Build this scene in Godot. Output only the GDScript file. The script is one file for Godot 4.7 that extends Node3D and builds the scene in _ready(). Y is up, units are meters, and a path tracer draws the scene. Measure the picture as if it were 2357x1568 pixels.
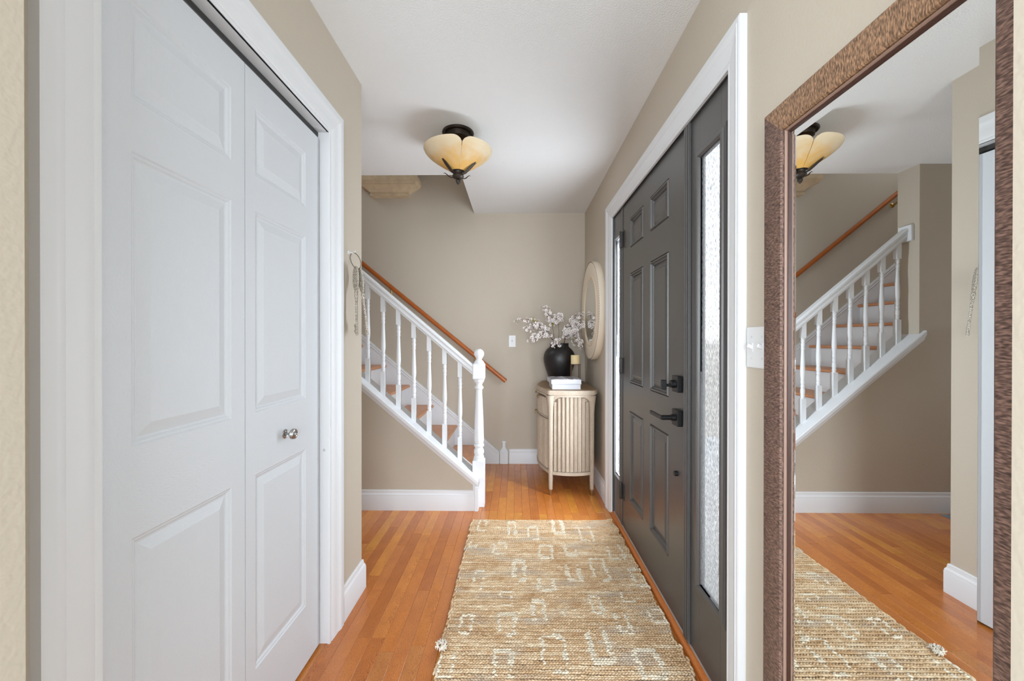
extends Node3D
# An entry hall: closet doors on the left, the stair at the back, the black front door and a wall mirror on the right.
# Metres; x to the right, y up, the hall runs along -z. The camera stands just behind the hall's opening.

const XL := -0.749      # left wall
const XR := 0.666       # right wall
const ZEND := -1.908    # where the left wall ends
const ZST := -2.80      # front of the wall under the stair
const ZSB := -2.96      # its back
const ZFAR := -3.862    # far wall
const HC := 2.44        # ceiling
const XHOLE := -0.412   # stairwell edge in the ceiling
const XWE := -1.495     # end of the open railing: full-height wall beyond

var rng := RandomNumberGenerator.new()
var M := {}
var T := {}
var used := {}


# ---------------------------------------------------------------- mesh builder
class MB:
	var v := PackedVector3Array()
	var n := PackedVector3Array()
	var uv := PackedVector2Array()
	var c := PackedColorArray()
	var xf := Transform3D.IDENTITY
	var grain := Vector3.UP
	var us := Vector2(0.25, 1.2)
	var uo := Vector2.ZERO
	var col := Color.WHITE
	var colored := false

	func _uv(p: Vector3, nn: Vector3) -> Vector2:
		var g := grain
		var a := g.cross(nn)
		if a.length() < 0.25:
			g = Vector3(grain.y, grain.z, grain.x)
			a = g.cross(nn)
		a = a.normalized()
		return Vector2(p.dot(a) / us.x, p.dot(g) / us.y) + uo

	func tri(a: Vector3, b: Vector3, d: Vector3, na: Vector3, nb: Vector3, nd: Vector3, ca := Color(-1, 0, 0), cb := Color(-1, 0, 0), cd := Color(-1, 0, 0), ua := Vector2.INF, ub := Vector2.INF, ud := Vector2.INF) -> void:
		var g := (b - a).cross(d - a)
		if g.length_squared() < 1e-16:
			return
		var mean := na + nb + nd
		var fn := g.normalized() * (1.0 if g.dot(mean) > 0 else -1.0)
		if ua == Vector2.INF:
			ua = _uv(a, fn)
			ub = _uv(b, fn)
			ud = _uv(d, fn)
		if g.dot(mean) > 0:
			_put(a, na, ua, ca)
			_put(d, nd, ud, cd)
			_put(b, nb, ub, cb)
		else:
			_put(a, na, ua, ca)
			_put(b, nb, ub, cb)
			_put(d, nd, ud, cd)

	func _put(p: Vector3, nn: Vector3, u: Vector2, k: Color) -> void:
		v.append(xf * p)
		n.append((xf.basis * nn).normalized())
		uv.append(u)
		c.append(col if k.r < 0 else k)

	func quad(a: Vector3, b: Vector3, d: Vector3, e: Vector3, out: Vector3) -> void:
		var g := (d - a).cross(e - b)
		if g.length_squared() < 1e-18:
			return
		g = g.normalized()
		if g.dot(out) < 0:
			g = -g
		tri(a, b, d, g, g, g)
		tri(a, d, e, g, g, g)

	func quadn(a: Vector3, b: Vector3, d: Vector3, e: Vector3, na: Vector3, nb: Vector3, nd: Vector3, ne: Vector3) -> void:
		tri(a, b, d, na, nb, nd)
		tri(a, d, e, na, nd, ne)

	func box(lo: Vector3, hi: Vector3, bev := 0.0) -> void:
		obox(Transform3D(Basis.IDENTITY, (lo + hi) / 2.0), hi - lo, bev)

	func obox(t: Transform3D, size: Vector3, bev := 0.0) -> void:
		var h := size / 2.0
		var b := minf(bev, minf(h.x, minf(h.y, h.z)) * 0.95)
		for i in 3:
			var j := (i + 1) % 3
			var k := (i + 2) % 3
			for s in [-1.0, 1.0]:
				var q := []
				for e in [[-1, -1], [1, -1], [1, 1], [-1, 1]]:
					var p := Vector3.ZERO
					p[i] = s * h[i]
					p[j] = e[0] * (h[j] - b)
					p[k] = e[1] * (h[k] - b)
					q.append(t * p)
				var o := Vector3.ZERO
				o[i] = s
				quad(q[0], q[1], q[2], q[3], t.basis * o)
				if b > 0:
					for s2 in [-1.0, 1.0]:
						var r := []
						for e in [0, 1]:
							for w in ([-1, 1] if e == 0 else [1, -1]):
								var p := Vector3.ZERO
								p[i] = s * (h[i] - (0.0 if e == 0 else b))
								p[j] = s2 * (h[j] - (b if e == 0 else 0.0))
								p[k] = w * (h[k] - b)
								r.append(t * p)
						var o2 := Vector3.ZERO
						o2[i] = s
						o2[j] = s2
						quad(r[0], r[1], r[2], r[3], t.basis * o2)
		if b > 0:
			for sx in [-1.0, 1.0]:
				for sy in [-1.0, 1.0]:
					for sz in [-1.0, 1.0]:
						var s := Vector3(sx, sy, sz)
						var p := s * h
						var o: Vector3 = (t.basis * s).normalized()
						tri(t * (p - s * Vector3(0, b, b)), t * (p - s * Vector3(b, 0, b)), t * (p - s * Vector3(b, b, 0)), o, o, o)

	# r, y pairs turned round the y axis of t
	func lathe(prof: Array, t: Transform3D, seg := 24, sharp := 0.6, a0 := 0.0, a1 := TAU) -> void:
		var np := prof.size()
		var sn := []
		for i in np - 1:
			var d: Vector2 = prof[i + 1] - prof[i]
			sn.append(Vector2(d.y, -d.x).normalized() if d.length() > 1e-7 else Vector2(1, 0))
		for i in np - 1:
			var n0: Vector2 = sn[i]
			var n1: Vector2 = sn[i]
			if i > 0 and sn[i - 1].dot(sn[i]) > cos(sharp):
				n0 = (sn[i - 1] + sn[i]).normalized()
			if i < np - 2 and sn[i + 1].dot(sn[i]) > cos(sharp):
				n1 = (sn[i + 1] + sn[i]).normalized()
			for k in seg:
				var f0 := a0 + (a1 - a0) * k / seg
				var f1 := a0 + (a1 - a0) * (k + 1) / seg
				var d0 := Vector3(cos(f0), 0, sin(f0))
				var d1 := Vector3(cos(f1), 0, sin(f1))
				var p: Vector2 = prof[i]
				var q: Vector2 = prof[i + 1]
				var up := Vector3.UP
				quadn(t * (d0 * p.x + up * p.y), t * (d1 * p.x + up * p.y), t * (d1 * q.x + up * q.y), t * (d0 * q.x + up * q.y),
					t.basis * (d0 * n0.x + up * n0.y), t.basis * (d1 * n0.x + up * n0.y), t.basis * (d1 * n1.x + up * n1.y), t.basis * (d0 * n1.x + up * n1.y))

	# a round tube through points; radii may be one number or an array; flat squeezes it across «side»
	func tube(pts: Array, radii, seg := 8, closed := false, flat := 1.0) -> void:
		var k := pts.size()
		var rings := []
		var norms := []
		var last := Vector3.ZERO
		for i in k:
			var a: Vector3 = pts[(i - 1 + k) % k] if closed or i > 0 else pts[0]
			var b: Vector3 = pts[(i + 1) % k] if closed or i < k - 1 else pts[k - 1]
			var d := (b - a).normalized()
			var s := last
			if i == 0:
				s = d.cross(Vector3.UP)
				if s.length() < 0.2:
					s = d.cross(Vector3.RIGHT)
			s = (s - d * s.dot(d)).normalized()
			last = s
			var w := d.cross(s)
			var r: float = radii[i] if radii is Array else radii
			var ring := []
			var nr := []
			for j in seg:
				var f := TAU * j / seg
				ring.append(pts[i] + s * cos(f) * r + w * sin(f) * r * flat)
				nr.append((s * cos(f) + w * sin(f) / maxf(flat, 0.2)).normalized())
			rings.append(ring)
			norms.append(nr)
		for i in (k if closed else k - 1):
			var i2 := (i + 1) % k
			for j in seg:
				var j2 := (j + 1) % seg
				quadn(rings[i][j], rings[i][j2], rings[i2][j2], rings[i2][j], norms[i][j], norms[i][j2], norms[i2][j2], norms[i2][j])
		if not closed:
			for e in [0, k - 1]:
				var o: Vector3 = (pts[0] - pts[1]) if e == 0 else (pts[k - 1] - pts[k - 2])
				o = o.normalized()
				for j in seg:
					tri(pts[e], rings[e][j], rings[e][(j + 1) % seg], o, o, o)

	# a closed profile (x along U, y along V) drawn from A to B; m0 and m1 shear the ends for mitres
	func sweep(prof: PackedVector2Array, A: Vector3, B: Vector3, U: Vector3, V: Vector3, m0 := Vector2.ZERO, m1 := Vector2.ZERO, caps := true, sharp := 0.5) -> void:
		var d := (B - A).normalized()
		var k := prof.size()
		var area := 0.0
		for i in k:
			area += prof[i].cross(prof[(i + 1) % k])
		var sgn := 1.0 if area > 0 else -1.0
		var sn := []
		for i in k:
			var e := prof[(i + 1) % k] - prof[i]
			sn.append(Vector2(e.y, -e.x).normalized() * sgn)
		for i in k:
			var j := (i + 1) % k
			var n0: Vector2 = sn[i]
			var n1: Vector2 = sn[i]
			if sn[(i - 1 + k) % k].dot(sn[i]) > cos(sharp):
				n0 = (sn[(i - 1 + k) % k] + sn[i]).normalized()
			if sn[j].dot(sn[i]) > cos(sharp):
				n1 = (sn[j] + sn[i]).normalized()
			var p := prof[i]
			var q := prof[j]
			var pa := A + U * p.x + V * p.y + d * m0.dot(p)
			var qa := A + U * q.x + V * q.y + d * m0.dot(q)
			var pb := B + U * p.x + V * p.y + d * m1.dot(p)
			var qb := B + U * q.x + V * q.y + d * m1.dot(q)
			var w0 := U * n0.x + V * n0.y
			var w1 := U * n1.x + V * n1.y
			quadn(pa, qa, qb, pb, w0, w1, w1, w0)
		if caps:
			var idx := Geometry2D.triangulate_polygon(prof)
			for e in 2:
				var o := -d if e == 0 else d
				var base := A if e == 0 else B
				var m := m0 if e == 0 else m1
				for t in range(0, idx.size(), 3):
					var w := []
					for z in 3:
						var p := prof[idx[t + z]]
						w.append(base + U * p.x + V * p.y + d * m.dot(p))
					tri(w[0], w[1], w[2], o, o, o)

	func prism(poly: PackedVector2Array, A: Vector3, U: Vector3, V: Vector3, W: Vector3) -> void:
		sweep(poly, A, A + W, U, V)

	func mesh() -> ArrayMesh:
		var a := []
		a.resize(Mesh.ARRAY_MAX)
		a[Mesh.ARRAY_VERTEX] = v
		a[Mesh.ARRAY_NORMAL] = n
		a[Mesh.ARRAY_TEX_UV] = uv
		if colored:
			a[Mesh.ARRAY_COLOR] = c
		var m := ArrayMesh.new()
		m.add_surface_from_arrays(Mesh.PRIMITIVE_TRIANGLES, a)
		return m


# ---------------------------------------------------------------- nodes
func numbered(called: String, parent: Node = null) -> String:
	var key := called if parent == null else "%d/%s" % [parent.get_instance_id(), called]
	if not used.has(key):
		used[key] = 0
		return called
	used[key] += 1
	return "%s_%03d" % [called, used[key]]


func obj(called: String, mb, mat: Material, parent: Node3D = null) -> MeshInstance3D:
	var o := MeshInstance3D.new()
	o.mesh = mb.mesh() if mb is MB else mb
	o.material_override = mat
	if parent == null:
		o.name = numbered(called)
		add_child(o, true)
	else:
		o.name = numbered(called, parent)
		if parent.get_parent() == self and not parent is MeshInstance3D:
			o.position = -parent.position   # parts are modelled in the hall's own coordinates
		parent.add_child(o, true)
	return o


func tag(o: Node, label: String, category: String, group := "", kind := "") -> Node:
	o.set_meta("label", label)
	if category:
		o.set_meta("category", category)
	if group:
		o.set_meta("group", group)
	if kind:
		o.set_meta("kind", kind)
	return o


func thing(called: String, label: String, category: String, at := Vector3.ZERO, group := "", kind := "") -> Node3D:
	var o := Node3D.new()
	o.name = numbered(called)
	add_child(o, true)
	o.position = at
	tag(o, label, category, group, kind)
	return o


func rgb(r: float, g: float, b: float) -> Color:
	return Color(r / 255.0, g / 255.0, b / 255.0)


func paint(c: Color, rough := 0.6, spec := 0.4) -> StandardMaterial3D:
	var m := StandardMaterial3D.new()
	m.albedo_color = c
	m.roughness = rough
	m.metallic_specular = spec
	return m


func noise_tex(freq: float, size: int, octaves := 3, seed_ := 1, type := FastNoiseLite.TYPE_SIMPLEX) -> NoiseTexture2D:
	var f := FastNoiseLite.new()
	f.seed = seed_
	f.noise_type = type
	f.frequency = freq
	f.fractal_octaves = octaves
	var t := NoiseTexture2D.new()
	t.noise = f
	t.width = size
	t.height = size
	t.seamless = true
	return t


func relief(m: StandardMaterial3D, t: Texture2D, cm: float, per_metre := 0.0) -> StandardMaterial3D:
	m.heightmap_enabled = true
	m.heightmap_texture = t
	m.heightmap_scale = cm
	if per_metre > 0:
		m.uv1_triplanar = true
		m.uv1_world_triplanar = true
		m.uv1_scale = Vector3.ONE * per_metre
	return m


# oak figure: arched growth rings and pores; u across (0.25 m), v along (1.2 m); returned as darkness 0..1
func oak_image(w: int, h: int, seed_: int, arch: float, deep: float, warm: Color) -> ImageTexture:
	var f := FastNoiseLite.new()
	f.seed = seed_
	f.frequency = 1.0
	f.fractal_octaves = 2
	var p := FastNoiseLite.new()
	p.seed = seed_ + 7
	p.frequency = 1.0
	p.fractal_octaves = 1
	var data := PackedByteArray()
	data.resize(w * h * 3)
	for y in h:
		var vv := float(y) / h
		var ca := cos(vv * TAU) * 1.1
		var sa := sin(vv * TAU) * 1.1
		for x in w:
			var u := float(x) / w * 0.25
			var cell := absf(fposmod(u + 0.012 * f.get_noise_3d(1.7, ca * 1.3, sa * 1.3), 0.0834) - 0.0417)
			var t := cell * cell * 300.0 * arch + vv * 1.2 * (1.0 if arch > 0.5 else 0.25) + 0.07 * f.get_noise_3d(u * 22.0, ca * 2.2, sa * 2.2) + cell * (1.0 - arch) * 9.0
			var ring := fposmod(t * 25.0, 1.0)
			ring = pow(ring, 2.6)
			var pore := p.get_noise_3d(u * 620.0, ca * 16.0, sa * 16.0)
			pore = smoothstep(0.15, 0.7, pore)
			var broad := 0.5 + 0.5 * f.get_noise_3d(u * 14.0 + 9.0, ca * 1.5, sa * 1.5)
			var dark := clampf(deep * (0.55 * ring * (0.55 + 0.45 * pore) + 0.25 * pore + 0.25 * broad), 0.0, 1.0)
			var o := (y * w + x) * 3
			data[o] = int(255.0 * lerpf(1.0, warm.r, dark))
			data[o + 1] = int(255.0 * lerpf(1.0, warm.g, dark))
			data[o + 2] = int(255.0 * lerpf(1.0, warm.b, dark))
	return ImageTexture.create_from_image(Image.create_from_data(w, h, false, Image.FORMAT_RGB8, data))


# fine straight streaks running along v
func streak_image(w: int, h: int, seed_: int, fu: float, fv: float, lo: float, hi: float, alpha := false) -> ImageTexture:
	var p := FastNoiseLite.new()
	p.seed = seed_
	p.frequency = 1.0
	p.fractal_octaves = 2
	var data := PackedByteArray()
	data.resize(w * h * 4)
	for y in h:
		var ca := cos(float(y) / h * TAU) * fv
		var sa := sin(float(y) / h * TAU) * fv
		for x in w:
			var k := 0.5 + 0.5 * p.get_noise_3d(float(x) / w * fu, ca, sa)
			k = clampf((k - lo) / (hi - lo), 0.0, 1.0)
			var o := (y * w + x) * 4
			var b := int(255.0 * (1.0 if alpha else k))
			data[o] = b
			data[o + 1] = b
			data[o + 2] = b
			data[o + 3] = int(255.0 * k) if alpha else 255
	return ImageTexture.create_from_image(Image.create_from_data(w, h, false, Image.FORMAT_RGBA8, data))


func plaster_image(w: int) -> ImageTexture:
	var f := FastNoiseLite.new()
	f.seed = 41
	f.frequency = 0.012
	f.fractal_octaves = 4
	var crack := FastNoiseLite.new()
	crack.seed = 5
	crack.noise_type = FastNoiseLite.TYPE_CELLULAR
	crack.cellular_return_type = FastNoiseLite.RETURN_DISTANCE2_SUB
	crack.frequency = 0.013
	crack.domain_warp_enabled = true
	crack.domain_warp_amplitude = 25.0
	crack.domain_warp_frequency = 0.02
	var im := Image.create(w, w, false, Image.FORMAT_RGB8)
	for y in w:
		for x in w:
			var k := 0.90 + 0.07 * f.get_noise_2d(x, y)
			var e := crack.get_noise_2d(x, y) + 1.0
			if e < 0.02 and f.get_noise_2d(x * 0.5 + 300.0, y * 0.5) > 0.0:
				k *= 0.72
			im.set_pixel(x, y, Color(k, k, k))
	return ImageTexture.create_from_image(im)


func cover_image() -> ImageTexture:
	var f := FastNoiseLite.new()
	f.seed = 12
	f.frequency = 0.02
	f.fractal_octaves = 3
	var im := Image.create(128, 160, false, Image.FORMAT_RGB8)
	for y in 160:
		for x in 128:
			var k := f.get_noise_2d(x * 1.6, y * 3.0)
			var c := rgb(226, 224, 226)
			if k > 0.10:
				c = rgb(58, 44, 48)
			elif k > -0.02:
				c = rgb(170, 142, 140)
			elif k < -0.25:
				c = rgb(150, 152, 165)
			if x < 6 or y < 6:
				c = rgb(228, 228, 230)
			im.set_pixel(x, y, c)
	return ImageTexture.create_from_image(im)


func textures() -> void:
	T.arch = oak_image(384, 768, 3, 1.0, 1.0, Color(0.56, 0.42, 0.34))
	T.plain = oak_image(384, 768, 11, 0.15, 0.9, Color(0.60, 0.46, 0.38))
	T.pale = oak_image(384, 768, 23, 0.8, 0.9, Color(0.66, 0.58, 0.50))
	T.emboss = oak_image(384, 768, 31, 1.0, 1.0, Color(0.0, 0.0, 0.0))
	T.frame2 = streak_image(256, 512, 6, 80.0, 3.0, -0.35, 0.80)
	T.rain = streak_image(256, 1024, 8, 95.0, 8.0, 0.34, 0.80, true)
	T.rainh = streak_image(256, 1024, 8, 95.0, 8.0, 0.2, 0.86)
	T.stipple = noise_tex(0.045, 512, 3, 4)
	T.orange = noise_tex(0.08, 256, 2, 9)
	T.plaster = plaster_image(256)
	T.cover = cover_image()
	T.fleck = noise_tex(0.06, 256, 3, 17)
	var ramp := Gradient.new()
	ramp.colors = PackedColorArray([Color(0.46, 0.42, 0.37), Color(0.80, 0.77, 0.72), Color.WHITE])
	ramp.offsets = PackedFloat32Array([0.30, 0.50, 0.75])
	T.fleck.color_ramp = ramp


func materials() -> void:
	var wallc := rgb(195, 184, 168)
	M.wall = relief(paint(wallc, 0.75, 0.3), T.orange, 0.03, 4.0)
	M.ceiling = relief(paint(rgb(233, 233, 232), 0.9, 0.2), T.stipple, 0.075, 4.2)
	M.white = paint(rgb(226, 227, 229), 0.42, 0.45)
	M.door_white = relief(paint(rgb(210, 213, 217), 0.45, 0.45), T.emboss, 0.045)
	M.dark_gap = paint(rgb(24, 24, 24), 0.8, 0.2)
	M.black = paint(rgb(76, 74, 73), 0.36, 0.7)
	M.black_metal = paint(rgb(20, 20, 21), 0.42, 0.5)
	M.hinge = paint(rgb(70, 68, 66), 0.4, 0.5)
	M.hinge.metallic = 0.6
	M.alum = paint(rgb(190, 188, 186), 0.4, 0.5)
	M.alum.metallic = 0.9
	M.chrome = paint(rgb(170, 168, 166), 0.22, 0.5)
	M.chrome.metallic = 1.0
	M.brass = paint(rgb(190, 160, 95), 0.3, 0.5)
	M.brass.metallic = 0.95
	M.tip = paint(rgb(176, 150, 112), 0.35, 0.5)
	M.tip.metallic = 0.9
	M.bronze = paint(rgb(60, 52, 46), 0.45, 0.5)
	M.bronze.metallic = 0.5
	M.canopy = paint(rgb(48, 38, 28), 0.4, 0.5)
	M.canopy.metallic = 0.6
	M.mirror = paint(rgb(244, 246, 245), 0.0, 0.5)
	M.mirror.metallic = 1.0
	M.planks = []
	for k in [[228, 146, 68, 0], [219, 135, 60, 1], [210, 127, 56, 0], [231, 153, 68, 1], [224, 141, 63, 0], [215, 134, 66, 1], [201, 120, 53, 1], [232, 158, 67, 0], [222, 143, 68, 1], [213, 140, 73, 0]]:
		var m := paint(rgb(k[0], k[1], k[2]), 0.33, 0.5)
		m.albedo_texture = T.arch if k[3] == 0 else T.plain
		m.clearcoat_enabled = true
		m.clearcoat = 0.45
		m.clearcoat_roughness = 0.16
		M.planks.append(m)
	M.tread = paint(rgb(226, 166, 122), 0.4, 0.5)
	M.tread.albedo_texture = T.plain
	M.nosing = paint(rgb(190, 112, 60), 0.35, 0.5)
	M.nosing.albedo_texture = T.plain
	M.rail_wood = paint(rgb(192, 108, 46), 0.28, 0.5)
	M.rail_wood.albedo_texture = T.plain
	M.shoe = paint(rgb(214, 128, 58), 0.33, 0.5)
	M.shoe.albedo_texture = T.plain
	M.oak_pale = paint(rgb(198, 184, 167), 0.6, 0.35)
	M.oak_pale.albedo_texture = T.pale
	M.oak_pale2 = paint(rgb(188, 174, 157), 0.6, 0.35)
	M.oak_pale2.albedo_texture = T.pale
	M.oak_frame = paint(rgb(200, 187, 170), 0.6, 0.35)
	M.oak_frame.albedo_texture = T.pale
	M.oak_top = paint(rgb(164, 137, 108), 0.5, 0.4)
	M.oak_top.albedo_texture = T.pale
	M.vase = paint(rgb(26, 22, 21), 0.42, 0.5)
	M.candle = paint(rgb(236, 214, 168), 0.55, 0.4)
	M.candle.subsurf_scatter_enabled = true
	M.candle.subsurf_scatter_strength = 0.3
	M.wick = paint(rgb(60, 50, 40), 0.9, 0.2)
	M.rust = paint(rgb(98, 72, 56), 0.5, 0.4)
	M.rust.metallic = 0.5
	M.page = paint(rgb(214, 214, 218), 0.8, 0.2)
	M.cover_white = paint(rgb(206, 206, 212), 0.45, 0.4)
	M.cover_art = paint(Color.WHITE, 0.35, 0.45)
	M.cover_art.albedo_texture = T.cover
	M.leather = relief(paint(rgb(232, 218, 198), 0.6, 0.35), T.orange, 0.04, 8.0)
	M.leather_lip = paint(rgb(226, 208, 182), 0.5, 0.4)
	M.thread = paint(rgb(122, 108, 92), 0.8, 0.2)
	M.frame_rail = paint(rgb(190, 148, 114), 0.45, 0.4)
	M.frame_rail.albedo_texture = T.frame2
	M.frame_side = paint(rgb(150, 118, 104), 0.5, 0.4)  # rails lighter than stiles: the veneer's directional sheen put into the colour
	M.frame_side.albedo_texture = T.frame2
	M.frame_bead = paint(rgb(66, 40, 32), 0.3, 0.5)
	M.frame_bead2 = paint(rgb(150, 122, 108), 0.35, 0.5)
	M.plate = paint(rgb(224, 224, 224), 0.35, 0.5)
	M.screw = paint(rgb(205, 205, 205), 0.35, 0.5)
	M.iron = paint(rgb(236, 230, 220), 0.42, 0.6)
	M.iron.metallic = 0.3
	M.iron.albedo_texture = T.fleck
	M.iron.uv1_triplanar = true
	M.iron.uv1_scale = Vector3.ONE * 13.0
	relief(M.iron, T.fleck, 0.25)
	M.ring = paint(rgb(110, 102, 92), 0.4, 0.5)
	M.ring.metallic = 0.4
	M.plaster = paint(rgb(240, 216, 182), 0.8, 0.25)
	M.plaster.albedo_texture = T.plaster
	M.plaster.uv1_triplanar = true
	M.plaster.uv1_scale = Vector3.ONE * 3.0
	relief(M.plaster, T.plaster, 0.15)
	M.darkbox = paint(rgb(58, 24, 16), 0.5, 0.4)
	M.basket = paint(rgb(196, 150, 72), 0.7, 0.3)
	M.jute = paint(Color.WHITE, 0.9, 0.15)
	M.jute.vertex_color_use_as_albedo = true
	M.backing = paint(rgb(104, 70, 38), 0.95, 0.1)
	M.amber = paint(Color.WHITE, 0.55, 0.4)
	M.amber.vertex_color_use_as_albedo = true
	M.amber.backlight_enabled = true
	M.amber.backlight = Color(0.5, 0.5, 0.5)
	M.stem = paint(rgb(104, 66, 50), 0.8, 0.2)
	M.blossom = paint(rgb(246, 236, 230), 0.8, 0.2)
	M.blossom.backlight_enabled = true
	M.blossom.backlight = Color(0.4, 0.38, 0.36)
	M.bud = paint(rgb(150, 84, 70), 0.8, 0.2)
	M.leaf = paint(rgb(150, 142, 52), 0.7, 0.3)
	M.glass = paint(rgb(176, 180, 184), 0.3, 0.5)
	M.glass.albedo_texture = T.rain
	M.glass.transparency = BaseMaterial3D.TRANSPARENCY_ALPHA
	M.pane = paint(Color(1, 1, 1, 0.05), 0.02, 0.5)
	M.pane.transparency = BaseMaterial3D.TRANSPARENCY_ALPHA
	M.vent = paint(rgb(150, 158, 166), 0.4, 0.5)
	M.vent.metallic = 0.5
	M.slab = paint(rgb(190, 116, 64), 0.4, 0.5)
	M.added_carpet = paint(rgb(184, 180, 172), 0.95, 0.1)
	M.stoop = paint(rgb(200, 200, 198), 0.9, 0.2)
	M.bulb = paint(rgb(236, 232, 224), 0.4, 0.4)


func area(called: String, at: Vector3, facing: Vector3, size: Vector2, energy: float, c := Color.WHITE) -> void:
	var l := AreaLight3D.new()
	l.name = called
	l.area_size = size
	l.area_normalize_energy = false
	l.light_energy = energy
	l.light_color = c
	l.shadow_enabled = true
	l.set("area_range", 12.0)
	l.set("area_attenuation", 2.0)
	add_child(l)
	l.look_at_from_position(at, at + facing, Vector3.UP if absf(facing.y) < 0.9 else Vector3.RIGHT)


func _ready() -> void:
	rng.seed = 20250
	# ---- camera: 14 mm-equivalent lens, turned a little to the left of the hall's axis
	var cam := Camera3D.new()
	cam.name = "camera"
	cam.fov = 81.41
	cam.near = 0.02
	cam.far = 60.0
	cam.transform = Transform3D(Basis(Vector3(0.99993972, 0.00080013, -0.01095047), Vector3(-0.00083097, 0.9999957, -0.00281216), Vector3(0.01094817, 0.00282109, 0.99993609)), Vector3(0, 1.2104, 0))
	add_child(cam)
	# ---- sky: an even bright overcast; exposure
	var env := Environment.new()
	var sky := Sky.new()
	var sm := ProceduralSkyMaterial.new()
	sm.sky_top_color = rgb(226, 234, 244)
	sm.sky_horizon_color = rgb(246, 248, 250)
	sm.ground_horizon_color = rgb(232, 232, 230)
	sm.ground_bottom_color = rgb(205, 205, 202)
	sm.sky_energy_multiplier = 1.6
	sm.ground_energy_multiplier = 1.3
	sky.sky_material = sm
	env.background_mode = Environment.BG_SKY
	env.sky = sky
	env.tonemap_mode = Environment.TONE_MAPPER_LINEAR
	env.tonemap_exposure = 0.94
	env.sdfgi_enabled = true
	env.ssao_enabled = true
	env.ssil_enabled = true
	var we := WorldEnvironment.new()
	we.name = "world"
	we.environment = env
	add_child(we)
	# ---- daylight: on the porch outside the two sidelights, and at the rear window; left, passage and landing are added fill
	var daylight := rgb(232, 243, 254)
	area("sidelight_daylight", Vector3(0.698, 1.08, -2.632), Vector3(-1, 0, 0), Vector2(0.135, 1.54), 36.0, daylight)
	area("porch_daylight", Vector3(1.10, 1.20, -1.25), Vector3(-1, 0, 0), Vector2(0.8, 2.2), 1.5, daylight)
	area("window_daylight_rear", Vector3(0.1, 1.35, 3.36), Vector3(0, 0, -1), Vector2(3.0, 1.7), 4.8, daylight)
	area("added_fill_left", Vector3(-2.36, 1.35, 1.5), Vector3(1, 0, 0), Vector2(1.9, 1.7), 2.9, daylight)  # unseen source added to brighten the right wall
	area("added_fill_passage", Vector3(-2.97, 1.45, -2.35), Vector3(1, 0, 0), Vector2(0.66, 1.26), 0.5, daylight)  # fill added in the passage, at an invented window
	area("added_fill_landing", Vector3(-2.97, 3.90, -3.40), Vector3(1, 0, 0), Vector2(0.56, 1.16), 3.0, daylight)  # added to lift the upper far wall; its window is invented

	textures()
	materials()
	shell()
	trims()
	floor_planks()
	stair()
	closet_door()
	front_door()
	wall_mirror()
	cabinet()
	round_mirror()
	tabletop()
	flowers()
	lamp()
	keys()
	corbel()
	switches()
	rug()


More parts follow.
